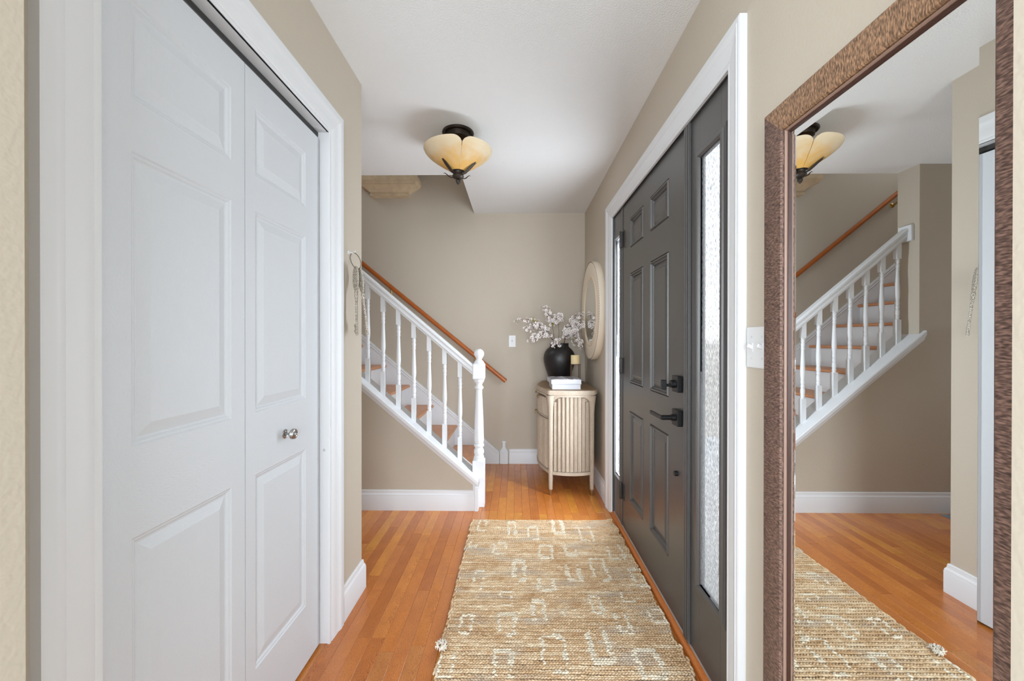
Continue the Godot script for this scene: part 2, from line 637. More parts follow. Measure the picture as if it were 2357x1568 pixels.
# ---------------------------------------------------------------- the shell
func shell() -> void:
	var b := MB.new()
	# left wall with the closet opening
	b.box(Vector3(-0.87, 0, -0.69), Vector3(XL, HC, -0.352))
	b.box(Vector3(-0.87, 2.03, -1.575), Vector3(XL, HC, -0.69))
	b.box(Vector3(-0.87, 0, ZEND), Vector3(XL, HC, -1.575))
	# closet box behind it, and the side of the passage
	b.box(Vector3(-1.50, 0, -1.80), Vector3(-1.40, HC, -0.472))
	b.box(Vector3(-3.0, 0, ZEND), Vector3(-0.87, HC, -1.80))
	tag(obj("wall_left", b, M.wall), "greige left wall around the white closet doors, ending at the passage", "wall", "", "structure")
	b = MB.new()
	b.box(Vector3(XR, 0, -1.21), Vector3(0.82, HC, -0.352))
	b.box(Vector3(XR, 2.075, -2.78), Vector3(0.82, HC, -1.21))
	b.box(Vector3(XR, 0, ZFAR), Vector3(0.82, HC, -2.78))
	tag(obj("wall_right", b, M.wall), "greige right wall around the black front door and its sidelights", "wall", "", "structure")
	b = MB.new()
	b.box(Vector3(-3.12, 0, ZFAR - 0.12), Vector3(0.82, 4.92, ZFAR))
	tag(obj("wall_far", b, M.wall), "greige far wall behind the stair and the console cabinet", "wall", "", "structure")
	# wall under the stair, sloping with it, and its full-height part
	b = MB.new()
	var y0 := cap_top(-0.266) - 0.03
	var y1 := cap_top(XWE) - 0.03
	b.prism(PackedVector2Array([Vector2(-0.266, 0), Vector2(-0.266, y0), Vector2(XWE, y1), Vector2(XWE, 0)]), Vector3(0, 0, ZSB), Vector3.RIGHT, Vector3.UP, Vector3(0, 0, ZST - ZSB))
	b.box(Vector3(-3.0, 0, ZSB), Vector3(XWE, HC, ZST))
	tag(obj("wall_stair", b, M.wall), "greige wall under the stair, cut on a slope below the white railing", "wall", "", "structure")
	b = MB.new()
	b.box(Vector3(-3.12, 0, ZFAR), Vector3(-3.0, 3.30, -2.70))
	b.box(Vector3(-3.12, 0, -2.0), Vector3(-3.0, 4.92, -1.80))
	b.box(Vector3(-3.12, 0, -2.70), Vector3(-3.0, 0.80, -2.0))
	b.box(Vector3(-3.12, 2.10, -2.70), Vector3(-3.0, 4.92, -2.0))
	b.box(Vector3(-3.12, 3.30, ZFAR), Vector3(-3.0, 4.50, -3.70))
	b.box(Vector3(-3.12, 3.30, -3.10), Vector3(-3.0, 4.50, -2.70))
	b.box(Vector3(-3.12, 4.50, ZFAR), Vector3(-3.0, 4.92, -2.70))
	tag(obj("wall_passage", b, M.wall), "greige end wall of the side passage and of the stairwell", "wall", "", "structure")
	# the stairwell above the ceiling
	b = MB.new()
	b.box(Vector3(XHOLE, HC + 0.12, ZFAR), Vector3(XHOLE + 0.12, 4.8, ZSB))
	b.box(Vector3(-3.0, HC + 0.12, ZSB), Vector3(XHOLE + 0.12, 4.8, ZSB + 0.12))
	tag(obj("wall_stairwell", b, M.wall), "upper greige walls of the stairwell above the hall ceiling", "wall", "", "structure")
	b = MB.new()
	b.box(Vector3(-3.0, 4.8, ZFAR), Vector3(XHOLE + 0.12, 4.92, ZSB + 0.12))
	tag(obj("ceiling_stairwell", b, M.ceiling), "white ceiling over the top of the stairwell", "ceiling", "", "structure")
	b = MB.new()
	b.box(Vector3(-3.0, HC, ZSB), Vector3(0.82, HC + 0.12, -0.352))
	b.box(Vector3(-3.0, HC, -0.352), Vector3(2.52, HC + 0.12, 3.52))
	b.box(Vector3(XHOLE, HC, ZFAR), Vector3(0.82, HC + 0.12, ZSB))
	tag(obj("ceiling", b, M.ceiling), "white stippled ceiling of the hall, open over the stair", "ceiling", "", "structure")
	# the wall ends that frame the camera's place
	b = MB.new()
	b.box(Vector3(-2.6, 0, -0.472), Vector3(-0.594, HC, -0.352))
	b.box(Vector3(0.583, 0, -0.472), Vector3(2.6, HC, -0.352))
	tag(obj("wall_near", b, M.wall), "greige wall ends of the opening at the near end of the hall", "wall", "", "structure")
	# the room behind the camera
	b = MB.new()
	b.box(Vector3(-2.4, 0, 3.4), Vector3(2.4, 0.5, 3.52))
	b.box(Vector3(-2.4, 2.2, 3.4), Vector3(2.4, HC, 3.52))
	b.box(Vector3(-2.4, 0.5, 3.4), Vector3(-1.4, 2.2, 3.52))
	b.box(Vector3(1.6, 0.5, 3.4), Vector3(2.4, 2.2, 3.52))
	tag(obj("wall_rear", b, M.wall), "greige window wall of the room behind the camera", "wall", "", "structure")
	b = MB.new()
	b.box(Vector3(2.4, 0, -0.352), Vector3(2.52, HC, 0.55))
	b.box(Vector3(2.4, 0, 2.45), Vector3(2.52, HC, 3.52))
	b.box(Vector3(2.4, 0, 0.55), Vector3(2.52, 0.5, 2.45))
	b.box(Vector3(2.4, 2.2, 0.55), Vector3(2.52, HC, 2.45))
	tag(obj("wall_rear_right", b, M.wall), "greige right wall with a window in the room behind the camera", "wall", "", "structure")
	b = MB.new()
	b.box(Vector3(-2.52, 0, -0.352), Vector3(-2.4, HC, 0.55))
	b.box(Vector3(-2.52, 0, 2.45), Vector3(-2.4, HC, 3.52))
	b.box(Vector3(-2.52, 0, 0.55), Vector3(-2.4, 0.5, 2.45))
	b.box(Vector3(-2.52, 2.2, 0.55), Vector3(-2.4, HC, 2.45))
	tag(obj("wall_rear_left", b, M.wall), "greige left wall with an added window in the room behind the camera", "wall", "", "structure")
	# centre, width, height, turned into an x wall, name, label
	for w in [[Vector3(0.1, 1.35, 3.46), 3.0, 1.7, false, "window_3", "wide white framed window behind the camera"], [Vector3(2.46, 1.35, 1.5), 1.9, 1.7, true, "window_4", "white framed window right of the camera"], [Vector3(-2.46, 1.35, 1.5), 1.9, 1.7, true, "window_5", "added white framed window left of the camera, for fill light"], [Vector3(-3.06, 1.45, -2.35), 0.7, 1.3, true, "window_6", "small added white framed window at the end of the side passage, for fill light"], [Vector3(-3.06, 3.90, -3.40), 0.6, 1.2, true, "window_7", "small added white framed window at the top of the stairwell, for fill light"]]:  # the last three windows are added to carry fill light
		var o := thing(w[4], w[5], "window", w[0], "", "structure")
		b = MB.new()
		var hw: float = w[1] / 2.0
		var hh: float = w[2] / 2.0
		if w[3]:
			b.xf = Transform3D(Basis(Vector3.UP, PI / 2), Vector3.ZERO)
		b.xf = Transform3D(b.xf.basis, w[0])
		for s in [-1.0, 1.0]:
			b.box(Vector3(s * (hw - 0.03) - 0.03, -hh, -0.05), Vector3(s * (hw - 0.03) + 0.03, hh, 0.05), 0.004)
			b.box(Vector3(-hw + 0.06, s * (hh - 0.03) - 0.03, -0.05), Vector3(hw - 0.06, s * (hh - 0.03) + 0.03, 0.05), 0.004)
		b.box(Vector3(-0.02, -(hh - 0.06), -0.03), Vector3(0.02, (hh - 0.06), 0.03), 0.004)
		obj("window_frame", b, M.white, o)
		for s in [-1.0, 1.0]:
			var g := MB.new()
			g.xf = b.xf
			g.box(Vector3(minf(s * 0.02, s * (hw - 0.06)), -(hh - 0.06), -0.003), Vector3(maxf(s * 0.02, s * (hw - 0.06)), (hh - 0.06), 0.003))
			obj("pane", g, M.pane, o)
	b = MB.new()
	b.box(Vector3(0.84, -0.22, -5.2), Vector3(3.0, -0.06, -0.5), 0.01)
	tag(obj("porch_slab", b, M.stoop), "pale concrete stoop outside the front door", "stoop", "", "structure")


func cap_top(x: float) -> float:
	return 0.57 + 0.845 * (-0.69 - x)


# ---------------------------------------------------------------- baseboards and casings
func base_profile() -> PackedVector2Array:
	return PackedVector2Array([Vector2(0, 0), Vector2(0.016, 0), Vector2(0.016, 0.102), Vector2(0.0145, 0.106), Vector2(0.015, 0.109), Vector2(0.0125, 0.116), Vector2(0.009, 0.121), Vector2(0.0085, 0.128), Vector2(0.007, 0.133), Vector2(0.0075, 0.137), Vector2(0.005, 0.141), Vector2(0, 0.142)])


func casing_profile(w: float, t: float) -> PackedVector2Array:
	# x from the opening outwards, y out of the wall
	return PackedVector2Array([Vector2(0, 0), Vector2(0, t * 0.42), Vector2(w * 0.03, t * 0.5), Vector2(w * 0.10, t * 0.5), Vector2(w * 0.13, t * 0.42), Vector2(w * 0.17, t * 0.55), Vector2(w * 0.42, t * 0.66), Vector2(w * 0.62, t * 0.70), Vector2(w * 0.66, t * 0.82), Vector2(w * 0.74, t * 0.95), Vector2(w * 0.80, t), Vector2(w * 0.86, t * 0.92), Vector2(w * 0.93, t * 0.98), Vector2(w, t * 0.9), Vector2(w, 0)])


func trims() -> void:
	var bp := base_profile()
	var o := thing("baseboard_left", "white moulded baseboard at the foot of the left wall end", "baseboard", Vector3(XL, 0, -1.8), "", "structure")
	var b := MB.new()
	b.sweep(bp, Vector3(XL, 0, -1.678), Vector3(XL, 0, ZEND), Vector3.RIGHT, Vector3.UP, Vector2.ZERO, Vector2(1, 0))
	obj("board", b, M.white, o)
	b = MB.new()
	b.sweep(bp, Vector3(-3.0, 0, ZEND), Vector3(XL, 0, ZEND), Vector3(0, 0, -1), Vector3.UP, Vector2.ZERO, Vector2(1, 0))
	obj("board", b, M.white, o)
	b = MB.new()
	b.sweep(bp, Vector3(-0.068, 0, ZFAR), Vector3(XR - 0.016, 0, ZFAR), Vector3(0, 0, 1), Vector3.UP)
	tag(obj("baseboard_far", b, M.white), "white baseboard along the far wall behind the console cabinet", "baseboard", "", "structure")
	b = MB.new()
	b.sweep(bp, Vector3(XR, 0, -2.895), Vector3(XR, 0, ZFAR), Vector3.LEFT, Vector3.UP)
	tag(obj("baseboard_right", b, M.white), "white baseboard on the right wall beside the console cabinet", "baseboard", "", "structure")
	b = MB.new()
	b.sweep(bp, Vector3(-3.0, 0, ZST), Vector3(-0.292, 0, ZST), Vector3(0, 0, 1), Vector3.UP)
	tag(obj("baseboard_stair", b, M.white), "white baseboard along the wall under the stair", "baseboard", "", "structure")
	# stepped white block between the stair skirt and the far baseboard
	b = MB.new()
	b.box(Vector3(-0.159, 0, ZFAR), Vector3(-0.079, 0.118, ZFAR + 0.03), 0.003)
	var bell := PackedVector2Array()
	for k in 11:
		var f := k / 10.0
		bell.append(Vector2(0.040 - 0.026 * smoothstep(0.0, 1.0, f), 0.118 + 0.05 * f))
	var poly := PackedVector2Array()
	for p in bell:
		poly.append(p)
	poly.append_array(PackedVector2Array([Vector2(0.0125, 0.206), Vector2(0.019, 0.212), Vector2(0.019, 0.222)]))
	for k in range(poly.size() - 1, -1, -1):
		poly.append(Vector2(-poly[k].x, poly[k].y))
	b.prism(poly, Vector3(-0.119, 0, ZFAR), Vector3.RIGHT, Vector3.UP, Vector3(0, 0, 0.024))
	for y in [0.100, 0.112, 0.128, 0.143]:
		var hw := 0.041 if y < 0.12 else 0.040 - 0.026 * smoothstep(0.0, 1.0, (y - 0.118) / 0.05) + 0.003
		b.box(Vector3(-0.119 - hw, y - 0.002, ZFAR), Vector3(-0.119 + hw, y + 0.002, ZFAR + (0.032 if y < 0.12 else 0.026)), 0.0005)
	tag(obj("trim_1", b, M.white), "small stepped white corner block ending the stair skirt at the far baseboard", "trim block", "", "structure")
	# closet casing
	o = thing("trim_2", "white moulded casing round the closet doors", "door casing", Vector3(XL, 0, -1.1), "", "structure")
	casing(o, XL, 1.0, -0.700, -1.560, 2.03, 0.100, 0.110, 0.107, 0.020)
	b = MB.new()
	b.box(Vector3(-0.87, 0, -0.702), Vector3(XL + 0.006, 2.03, -0.688))
	b.box(Vector3(-0.87, 0, -1.577), Vector3(XL + 0.006, 2.03, -1.563))
	b.box(Vector3(-0.87, 2.03, -1.577), Vector3(XL + 0.006, 2.044, -0.688))
	obj("jamb", b, M.white, o)
	# front door casing
	o = thing("trim_3", "wide white casing round the black front door and sidelights", "door casing", Vector3(XR, 0, -2.0), "", "structure")
	casing(o, XR, -1.0, -1.237, -2.745, 2.048, 0.084, 0.140, 0.106, 0.024)


# a mitred three-sided casing on a wall at x, facing +x (side 1) or -x (side -1)
func casing(o: Node3D, x: float, side: float, z0: float, z1: float, top: float, w0: float, w1: float, wt: float, t: float) -> void:
	var out := Vector3(side, 0, 0)
	var b := MB.new()
	b.sweep(casing_profile(w0, t), Vector3(x, 0, z0), Vector3(x, top, z0), Vector3(0, 0, 1), out, Vector2.ZERO, Vector2(wt / w0, 0))
	obj("side_casing", b, M.white, o)
	b = MB.new()
	b.sweep(casing_profile(w1, t), Vector3(x, 0, z1), Vector3(x, top, z1), Vector3(0, 0, -1), out, Vector2.ZERO, Vector2(wt / w1, 0))
	obj("side_casing", b, M.white, o)
	b = MB.new()
	b.sweep(casing_profile(wt, t), Vector3(x, top, z0), Vector3(x, top, z1), Vector3.UP, out, Vector2(-w0 / wt, 0), Vector2(w1 / wt, 0))
	obj("head_casing", b, M.white, o)


# ---------------------------------------------------------------- oak strip floor
func floor_planks() -> void:
	var o := thing("floor", "glossy orange oak strip floor running the length of the hall", "floor", Vector3.ZERO, "", "structure")
	var b := MB.new()
	b.grain = Vector3(0, 0, 1)
	b.box(Vector3(-3.0, -0.16, ZFAR), Vector3(0.80, -0.012, -0.352))
	b.box(Vector3(-3.0, -0.16, -0.352), Vector3(2.52, -0.012, 3.52))
	obj("subfloor", b, M.slab, o)
	b = MB.new()
	b.grain = Vector3(0, 0, 1)
	b.box(Vector3(-3.0, -0.012, -1.15), Vector3(0.80, 0, -0.352))
	b.box(Vector3(-3.0, -0.012, ZFAR), Vector3(-1.90, 0, -1.15))
	var added_carpet := MB.new()
	added_carpet.box(Vector3(-2.4, -0.012, -0.352), Vector3(2.4, 0.0, 3.4))  # unseen neutral floor covering, added to cut the warm bounce light
	obj("added_carpet", added_carpet, M.added_carpet, o)
	var far_boards := obj("rear_boards", b, M.slab, o)
	far_boards.set_meta("kind", "stuff")
	var w := 0.0571
	var x := -1.90
	var shared := {}
	while x < XR - 0.002:
		var x1 := minf(x + w, XR)
		var z := -1.15 + rng.randf_range(0.0, 0.5)
		var ends := [-1.15]
		z = -1.15 - rng.randf_range(0.12, 0.9)
		while z > ZFAR + 0.1:
			if not (x > -0.25 and x1 < 0.6 and z > -2.55 and z < -1.3 and rng.randf() < 0.6):
				ends.append(z)
			z -= rng.randf_range(0.35, 1.05)
		ends.append(ZFAR)
		for k in ends.size() - 1:
			b = MB.new()
			b.grain = Vector3(0, 0, 1)
			b.uo = Vector2(rng.randf(), rng.randf())
			b.box(Vector3(x + 0.0003, -0.012, ends[k + 1] + 0.0004), Vector3(x1 - 0.0003, rng.randf_range(-0.0002, 0.0002), ends[k] - 0.0004), 0.0009)
			obj("plank", b, M.planks[rng.randi() % M.planks.size()], o)
		x = x1
	# oak quarter round in front of the sill
	b = MB.new()
	b.grain = Vector3(0, 0, 1)
	var q := PackedVector2Array([Vector2(0.022, 0)])
	for k in 9:
		var a := PI / 2 * k / 8.0
		q.append(Vector2(0.022 - 0.022 * cos(a), 0.022 * sin(a)))
	b.sweep(q, Vector3(0.652, 0, -1.245), Vector3(0.652, 0, -2.79), Vector3.RIGHT, Vector3.UP)
	tag(obj("trim_4", b, M.shoe), "orange oak shoe moulding along the front door sill", "moulding", "", "structure")
	# metal floor register in the passage
	var v := thing("floor_vent", "grey metal floor register by the wall in the side passage", "vent", Vector3(-1.76, 0, -2.71))
	b = MB.new()
	b.box(Vector3(-1.91, 0.0, -2.765), Vector3(-1.605, 0.004, -2.655), 0.0015)
	obj("grille", b, M.vent, v)
	for k in 12:
		b = MB.new()
		b.box(Vector3(-1.90 + k * 0.024, 0.0035, -2.755), Vector3(-1.886 + k * 0.024, 0.0065, -2.665), 0.001)
		obj("louvre", b, M.vent, v)


# ---------------------------------------------------------------- stair
func stair() -> void:
	var o := thing("staircase", "closed stair with oak treads and white risers climbing to the left", "staircase", Vector3(-1.4, 0, -3.4), "", "structure")
	var rise := 0.195
	var run := 0.2305
	var zb := ZFAR + 0.018
	var zf := ZSB
	for k in range(1, 12):
		var y := 0.183 + rise * (k - 1)
		var tip := -0.341 - run * (k - 1)
		var b := MB.new()
		b.box(Vector3(tip - 0.045, (y - rise if k > 1 else 0.0), zb), Vector3(tip - 0.027, y - 0.027, zf))
		obj("riser", b, M.white, o)
		b = MB.new()
		b.grain = Vector3(0, 0, 1)
		b.uo = Vector2(rng.randf(), rng.randf())
		var p := PackedVector2Array([Vector2(tip - run - 0.03, y), Vector2(tip - run - 0.03, y - 0.027), Vector2(tip - 0.012, y - 0.027)])
		for j in 7:
			var a := -PI / 2 + PI * j / 6.0
			p.append(Vector2(tip - 0.0135 + 0.0135 * cos(a), y - 0.0135 + 0.0135 * sin(a)))
		b.sweep(p, Vector3(0, 0, zb), Vector3(0, 0, zf), Vector3.RIGHT, Vector3.UP)
		obj("tread", b, M.tread, o)
	# skirt board on the far wall, with its moulded top
	var b := MB.new()
	var top := func(x: float) -> float: return 0.117 + 0.846 * (-0.166 - x)
	b.prism(PackedVector2Array([Vector2(-0.166, 0), Vector2(-0.166, top.call(-0.166)), Vector2(-2.95, top.call(-2.95)), Vector2(-2.95, top.call(-2.95) - 0.5), Vector2(-0.6, 0)]), Vector3(0, 0, ZFAR), Vector3.RIGHT, Vector3.UP, Vector3(0, 0, 0.018))
	var dir := Vector3(-1, 0.846, 0).normalized()
	var up := Vector3(0.846, 1, 0).normalized()
	b.sweep(PackedVector2Array([Vector2(-0.03, 0), Vector2(-0.03, 0.022), Vector2(-0.024, 0.024), Vector2(-0.018, 0.02), Vector2(-0.006, 0.024), Vector2(0.002, 0.022), Vector2(0.004, 0)]), Vector3(-0.166, 0.117, ZFAR), Vector3(-2.95, top.call(-2.95), ZFAR), up, Vector3(0, 0, 1))
	obj("skirt_board", b, M.white, o)

	# ---- sloping cap on the wall and its corner board
	o = thing("trim_5", "white sloping cap and corner board finishing the wall under the stair", "stair trim", Vector3(-0.8, 0, -2.88), "", "structure")
	b = MB.new()
	dir = Vector3(-1, 0.845, 0).normalized()
	up = Vector3(0.845, 1, 0).normalized()
	var xa := -0.266
	var xb := XWE - 0.03
	var capp := PackedVector2Array([Vector2(-0.098, -0.028), Vector2(0.100, -0.028), Vector2(0.104, -0.024), Vector2(0.104, -0.006), Vector2(0.100, 0), Vector2(-0.098, 0)])
	# x of the profile runs towards the camera, y square to the slope; the ends are plumb
	var plumb := Vector2(0, -0.845)
	b.sweep(capp, Vector3(xa, cap_top(xa), -2.88), Vector3(xb, cap_top(xb), -2.88), Vector3(0, 0, 1), up, plumb * -1.0, plumb * -1.0)
	obj("cap_board", b, M.white, o)
	b = MB.new()
	b.sweep(PackedVector2Array([Vector2(0.08, -0.05), Vector2(0.087, -0.05), Vector2(0.089, -0.043), Vector2(0.094, -0.038), Vector2(0.097, -0.028), Vector2(0.08, -0.028)]), Vector3(xa, cap_top(xa), -2.88), Vector3(xb, cap_top(xb), -2.88), Vector3(0, 0, 1), up, plumb * -1.0, plumb * -1.0)
	obj("cap_moulding", b, M.white, o)
	b = MB.new()
	b.box(Vector3(-0.292, 0, ZSB - 0.005), Vector3(-0.266, cap_top(-0.266) - 0.036, ZST + 0.026), 0.002)
	b.box(Vector3(-0.306, 0.142, ZST), Vector3(-0.292, cap_top(-0.306) - 0.05, ZST + 0.014), 0.001)
	obj("corner_board", b, M.white, o)

	# ---- railing
	o = thing("stair_railing", "white open railing with turned balusters and a ball-topped newel post", "railing", Vector3(-0.272, 0, -2.88))
	b = MB.new()
	var cx := -0.272
	var cz := -2.885
	var h := 0.0435
	b.box(Vector3(cx - h, 0.0, cz - h), Vector3(cx + h, 0.335, cz + h), 0.004)
	b.box(Vector3(cx - h, 0.922, cz - h), Vector3(cx + h, 1.034, cz + h), 0.006)
	var at := Transform3D(Basis.IDENTITY, Vector3(cx, 0, cz))
	b.lathe([Vector2(0.043, 0.333), Vector2(0.040, 0.345), Vector2(0.036, 0.349), Vector2(0.037, 0.352), Vector2(0.0375, 0.358), Vector2(0.034, 0.364), Vector2(0.031, 0.367), Vector2(0.034, 0.376), Vector2(0.037, 0.388), Vector2(0.037, 0.398), Vector2(0.034, 0.410), Vector2(0.028, 0.419), Vector2(0.028, 0.423), Vector2(0.032, 0.428), Vector2(0.037, 0.434), Vector2(0.038, 0.442), Vector2(0.036, 0.449), Vector2(0.029, 0.455), Vector2(0.033, 0.459), Vector2(0.036, 0.475), Vector2(0.036, 0.49), Vector2(0.033, 0.60), Vector2(0.027, 0.74), Vector2(0.0225, 0.835), Vector2(0.0225, 0.845), Vector2(0.030, 0.851), Vector2(0.033, 0.859), Vector2(0.030, 0.867), Vector2(0.0235, 0.874), Vector2(0.0235, 0.884), Vector2(0.029, 0.896), Vector2(0.036, 0.903), Vector2(0.037, 0.911), Vector2(0.042, 0.923)], at, 24)
	var ball := [Vector2(0.040, 1.034), Vector2(0.037, 1.045), Vector2(0.031, 1.050), Vector2(0.031, 1.054), Vector2(0.024, 1.058), Vector2(0.020, 1.064)]
	for k in range(1, 14):
		var a := -1.0 + (PI / 2 + 1.0) * k / 13.0
		ball.append(Vector2(0.037 * cos(a), 1.105 + 0.037 * sin(a)))
	b.lathe(ball, at, 24)
	obj("newel_post", b, M.white, o)
	# rail
	b = MB.new()
	var rs := 0.8464
	up = Vector3(rs, 1, 0).normalized()
	var rp := PackedVector2Array([Vector2(-0.017, -0.060), Vector2(0.017, -0.060), Vector2(0.019, -0.053), Vector2(0.026, -0.048), Vector2(0.028, -0.042), Vector2(0.024, -0.034), Vector2(0.024, -0.026), Vector2(0.031, -0.016), Vector2(0.030, -0.006), Vector2(0.022, -0.001), Vector2(0, 0.0), Vector2(-0.022, -0.001), Vector2(-0.030, -0.006), Vector2(-0.031, -0.016), Vector2(-0.024, -0.026), Vector2(-0.024, -0.034), Vector2(-0.028, -0.042), Vector2(-0.026, -0.048), Vector2(-0.019, -0.053)])
	var rail_top := func(x: float) -> float: return 1.030 + rs * (-0.314 - x)
	xa = cx - h + 0.002
	xb = XWE + 0.024
	b.sweep(rp, Vector3(xa, rail_top.call(xa), cz), Vector3(xb, rail_top.call(xb), cz), Vector3(0, 0, 1), up, Vector2(0, rs), Vector2(0, rs))
	obj("top_rail", b, M.white, o)
	b = MB.new()
	b.box(Vector3(XWE, rail_top.call(xb) - 0.095, cz - 0.05), Vector3(xb, rail_top.call(xb) + 0.02, cz + 0.05), 0.004)
	obj("rosette", b, M.white, o)
	for k in 10:
		var x := -0.410 - 0.1125 * k
		if x < XWE + 0.03:
			break
		var y0 := cap_top(x)
		b = MB.new()
		var s := 0.0158
		var ya := y0 + 0.165
		var yb := y0 + 0.603
		b.prism(PackedVector2Array([Vector2(x - s, cap_top(x - s)), Vector2(x + s, cap_top(x + s)), Vector2(x + s, ya), Vector2(x - s, ya)]), Vector3(0, 0, cz - s), Vector3.RIGHT, Vector3.UP, Vector3(0, 0, 2 * s))
		var lo := -0.078
		b.prism(PackedVector2Array([Vector2(x - s, yb), Vector2(x + s, yb), Vector2(x + s, rail_top.call(x + s) + lo), Vector2(x - s, rail_top.call(x - s) + lo)]), Vector3(0, 0, cz - s), Vector3.RIGHT, Vector3.UP, Vector3(0, 0, 2 * s))
		var pr := []
		for q in [[0.0158, 0.0], [0.013, 0.004], [0.0118, 0.008], [0.0142, 0.014], [0.0148, 0.020], [0.013, 0.026], [0.0118, 0.029], [0.0140, 0.035], [0.0152, 0.045], [0.0152, 0.062], [0.0140, 0.071], [0.0116, 0.077], [0.0142, 0.083], [0.0148, 0.089], [0.0135, 0.096], [0.0118, 0.100], [0.0135, 0.106], [0.0150, 0.116], [0.0152, 0.124], [0.0135, 0.131], [0.0120, 0.136], [0.0140, 0.150], [0.0160, 0.172], [0.0164, 0.19], [0.0155, 0.22], [0.0130, 0.28], [0.0108, 0.345], [0.0106, 0.352], [0.0132, 0.357], [0.0138, 0.362], [0.0118, 0.367], [0.0112, 0.371], [0.0130, 0.378], [0.0142, 0.388], [0.0136, 0.397], [0.0116, 0.402], [0.0134, 0.408], [0.0142, 0.418], [0.0136, 0.428], [0.0122, 0.432], [0.0158, 0.438]]:
			pr.append(Vector2(q[0], ya + q[1]))
		b.lathe(pr, Transform3D(Basis.IDENTITY, Vector3(x, 0, cz)), 14)
		obj("baluster", b, M.white, o)

	# ---- oak handrail on the far wall
	o = thing("wall_handrail", "round orange oak handrail on brass brackets along the far wall", "handrail", Vector3(-1.2, 1.6, -3.79))
	b = MB.new()
	dir = Vector3(-1.38, 1.13, 0).normalized()
	b.grain = dir
	b.us = Vector2(0.12, 1.2)
	var e := Vector3(-0.101, 0.810, -3.79)
	b.tube([e, e - Vector3(0, 0, 0) + dir * 0.004, e + dir * 1.0, e + dir * 2.0, e + dir * 3.3], [0.0185, 0.0205, 0.0205, 0.0205, 0.0205], 18)
	obj("rail", b, M.rail_wood, o)
	for x in [-0.392, -1.198, -2.30]:
		var q: Vector3 = e + dir * ((x - e.x) / dir.x)
		b = MB.new()
		b.tube([Vector3(x, q.y - 0.105, ZFAR + 0.004), Vector3(x, q.y - 0.107, ZFAR + 0.02), Vector3(x, q.y - 0.100, -3.82), Vector3(x, q.y - 0.080, -3.80), Vector3(x, q.y - 0.055, -3.79), Vector3(x, q.y - 0.026, -3.79)], [0.008, 0.008, 0.008, 0.0075, 0.007, 0.009], 10)
		b.lathe([Vector2(0.0, 0.012), Vector2(0.012, 0.010), Vector2(0.022, 0.004), Vector2(0.024, 0.0), Vector2(0.0, 0.0)], Transform3D(Basis(Vector3.RIGHT, PI / 2), Vector3(x, q.y - 0.105, ZFAR)), 16)
		var s := Transform3D(Basis(Vector3(0, 0, 1), atan2(dir.y, dir.x) - PI), Vector3(x, q.y - 0.025, -3.79))
		b.obox(s, Vector3(0.055, 0.005, 0.022), 0.002)
		obj("bracket", b, M.brass, o)


# ---------------------------------------------------------------- panelled doors
# a face with raised panels: local x to the right, y up, z out; returns [slab builder, panel builders]
func panelled(w: float, h: float, t: float, cols: Array, rows: Array, steps: Array, grain := true) -> Array:
	var b := MB.new()
	var xs := [0.0]
	for c in cols:
		xs.append_array(c)
	xs.append(w)
	var ys := [0.0]
	for r in rows:
		ys.append_array(r)
	ys.append(h)
	var out := Vector3(0, 0, 1)
	for i in xs.size() - 1:
		for j in ys.size() - 1:
			if i % 2 == 1 and j % 2 == 1:
				continue
			b.grain = Vector3.UP if i % 2 == 0 else Vector3.RIGHT
			b.uo = Vector2(0.37 * i, 0.21 * j)
			b.quad(Vector3(xs[i], ys[j], 0), Vector3(xs[i + 1], ys[j], 0), Vector3(xs[i + 1], ys[j + 1], 0), Vector3(xs[i], ys[j + 1], 0), out)
	b.grain = Vector3.UP
	b.quad(Vector3(0, 0, -t), Vector3(w, 0, -t), Vector3(w, h, -t), Vector3(0, h, -t), -out)
	b.quad(Vector3(0, 0, 0), Vector3(0, h, 0), Vector3(0, h, -t), Vector3(0, 0, -t), Vector3.LEFT)
	b.quad(Vector3(w, 0, 0), Vector3(w, h, 0), Vector3(w, h, -t), Vector3(w, 0, -t), Vector3.RIGHT)
	b.quad(Vector3(0, h, 0), Vector3(w, h, 0), Vector3(w, h, -t), Vector3(0, h, -t), Vector3.UP)
	b.quad(Vector3(0, 0, 0), Vector3(w, 0, 0), Vector3(w, 0, -t), Vector3(0, 0, -t), Vector3.DOWN)
	var panels := []
	for c in cols:
		for r in rows:
			var p := MB.new()
			p.uo = Vector2(rng.randf(), rng.randf())
			var k := [Vector2(0, 0)]
			k.append_array(steps)
			for s in k.size() - 1:
				var a: Vector2 = k[s]
				var d: Vector2 = k[s + 1]
				var A := [Vector3(c[0] + a.x, r[0] + a.x, a.y), Vector3(c[1] - a.x, r[0] + a.x, a.y), Vector3(c[1] - a.x, r[1] - a.x, a.y), Vector3(c[0] + a.x, r[1] - a.x, a.y)]
				var D := [Vector3(c[0] + d.x, r[0] + d.x, d.y), Vector3(c[1] - d.x, r[0] + d.x, d.y), Vector3(c[1] - d.x, r[1] - d.x, d.y), Vector3(c[0] + d.x, r[1] - d.x, d.y)]
				for e in 4:
					p.grain = Vector3.RIGHT if e % 2 == 0 else Vector3.UP
					p.quad(A[e], A[(e + 1) % 4], D[(e + 1) % 4], D[e], out)
			var l: Vector2 = k[k.size() - 1]
			p.grain = Vector3.UP
			p.quad(Vector3(c[0] + l.x, r[0] + l.x, l.y), Vector3(c[1] - l.x, r[0] + l.x, l.y), Vector3(c[1] - l.x, r[1] - l.x, l.y), Vector3(c[0] + l.x, r[1] - l.x, l.y), out)
			panels.append(p)
	return [b, panels]


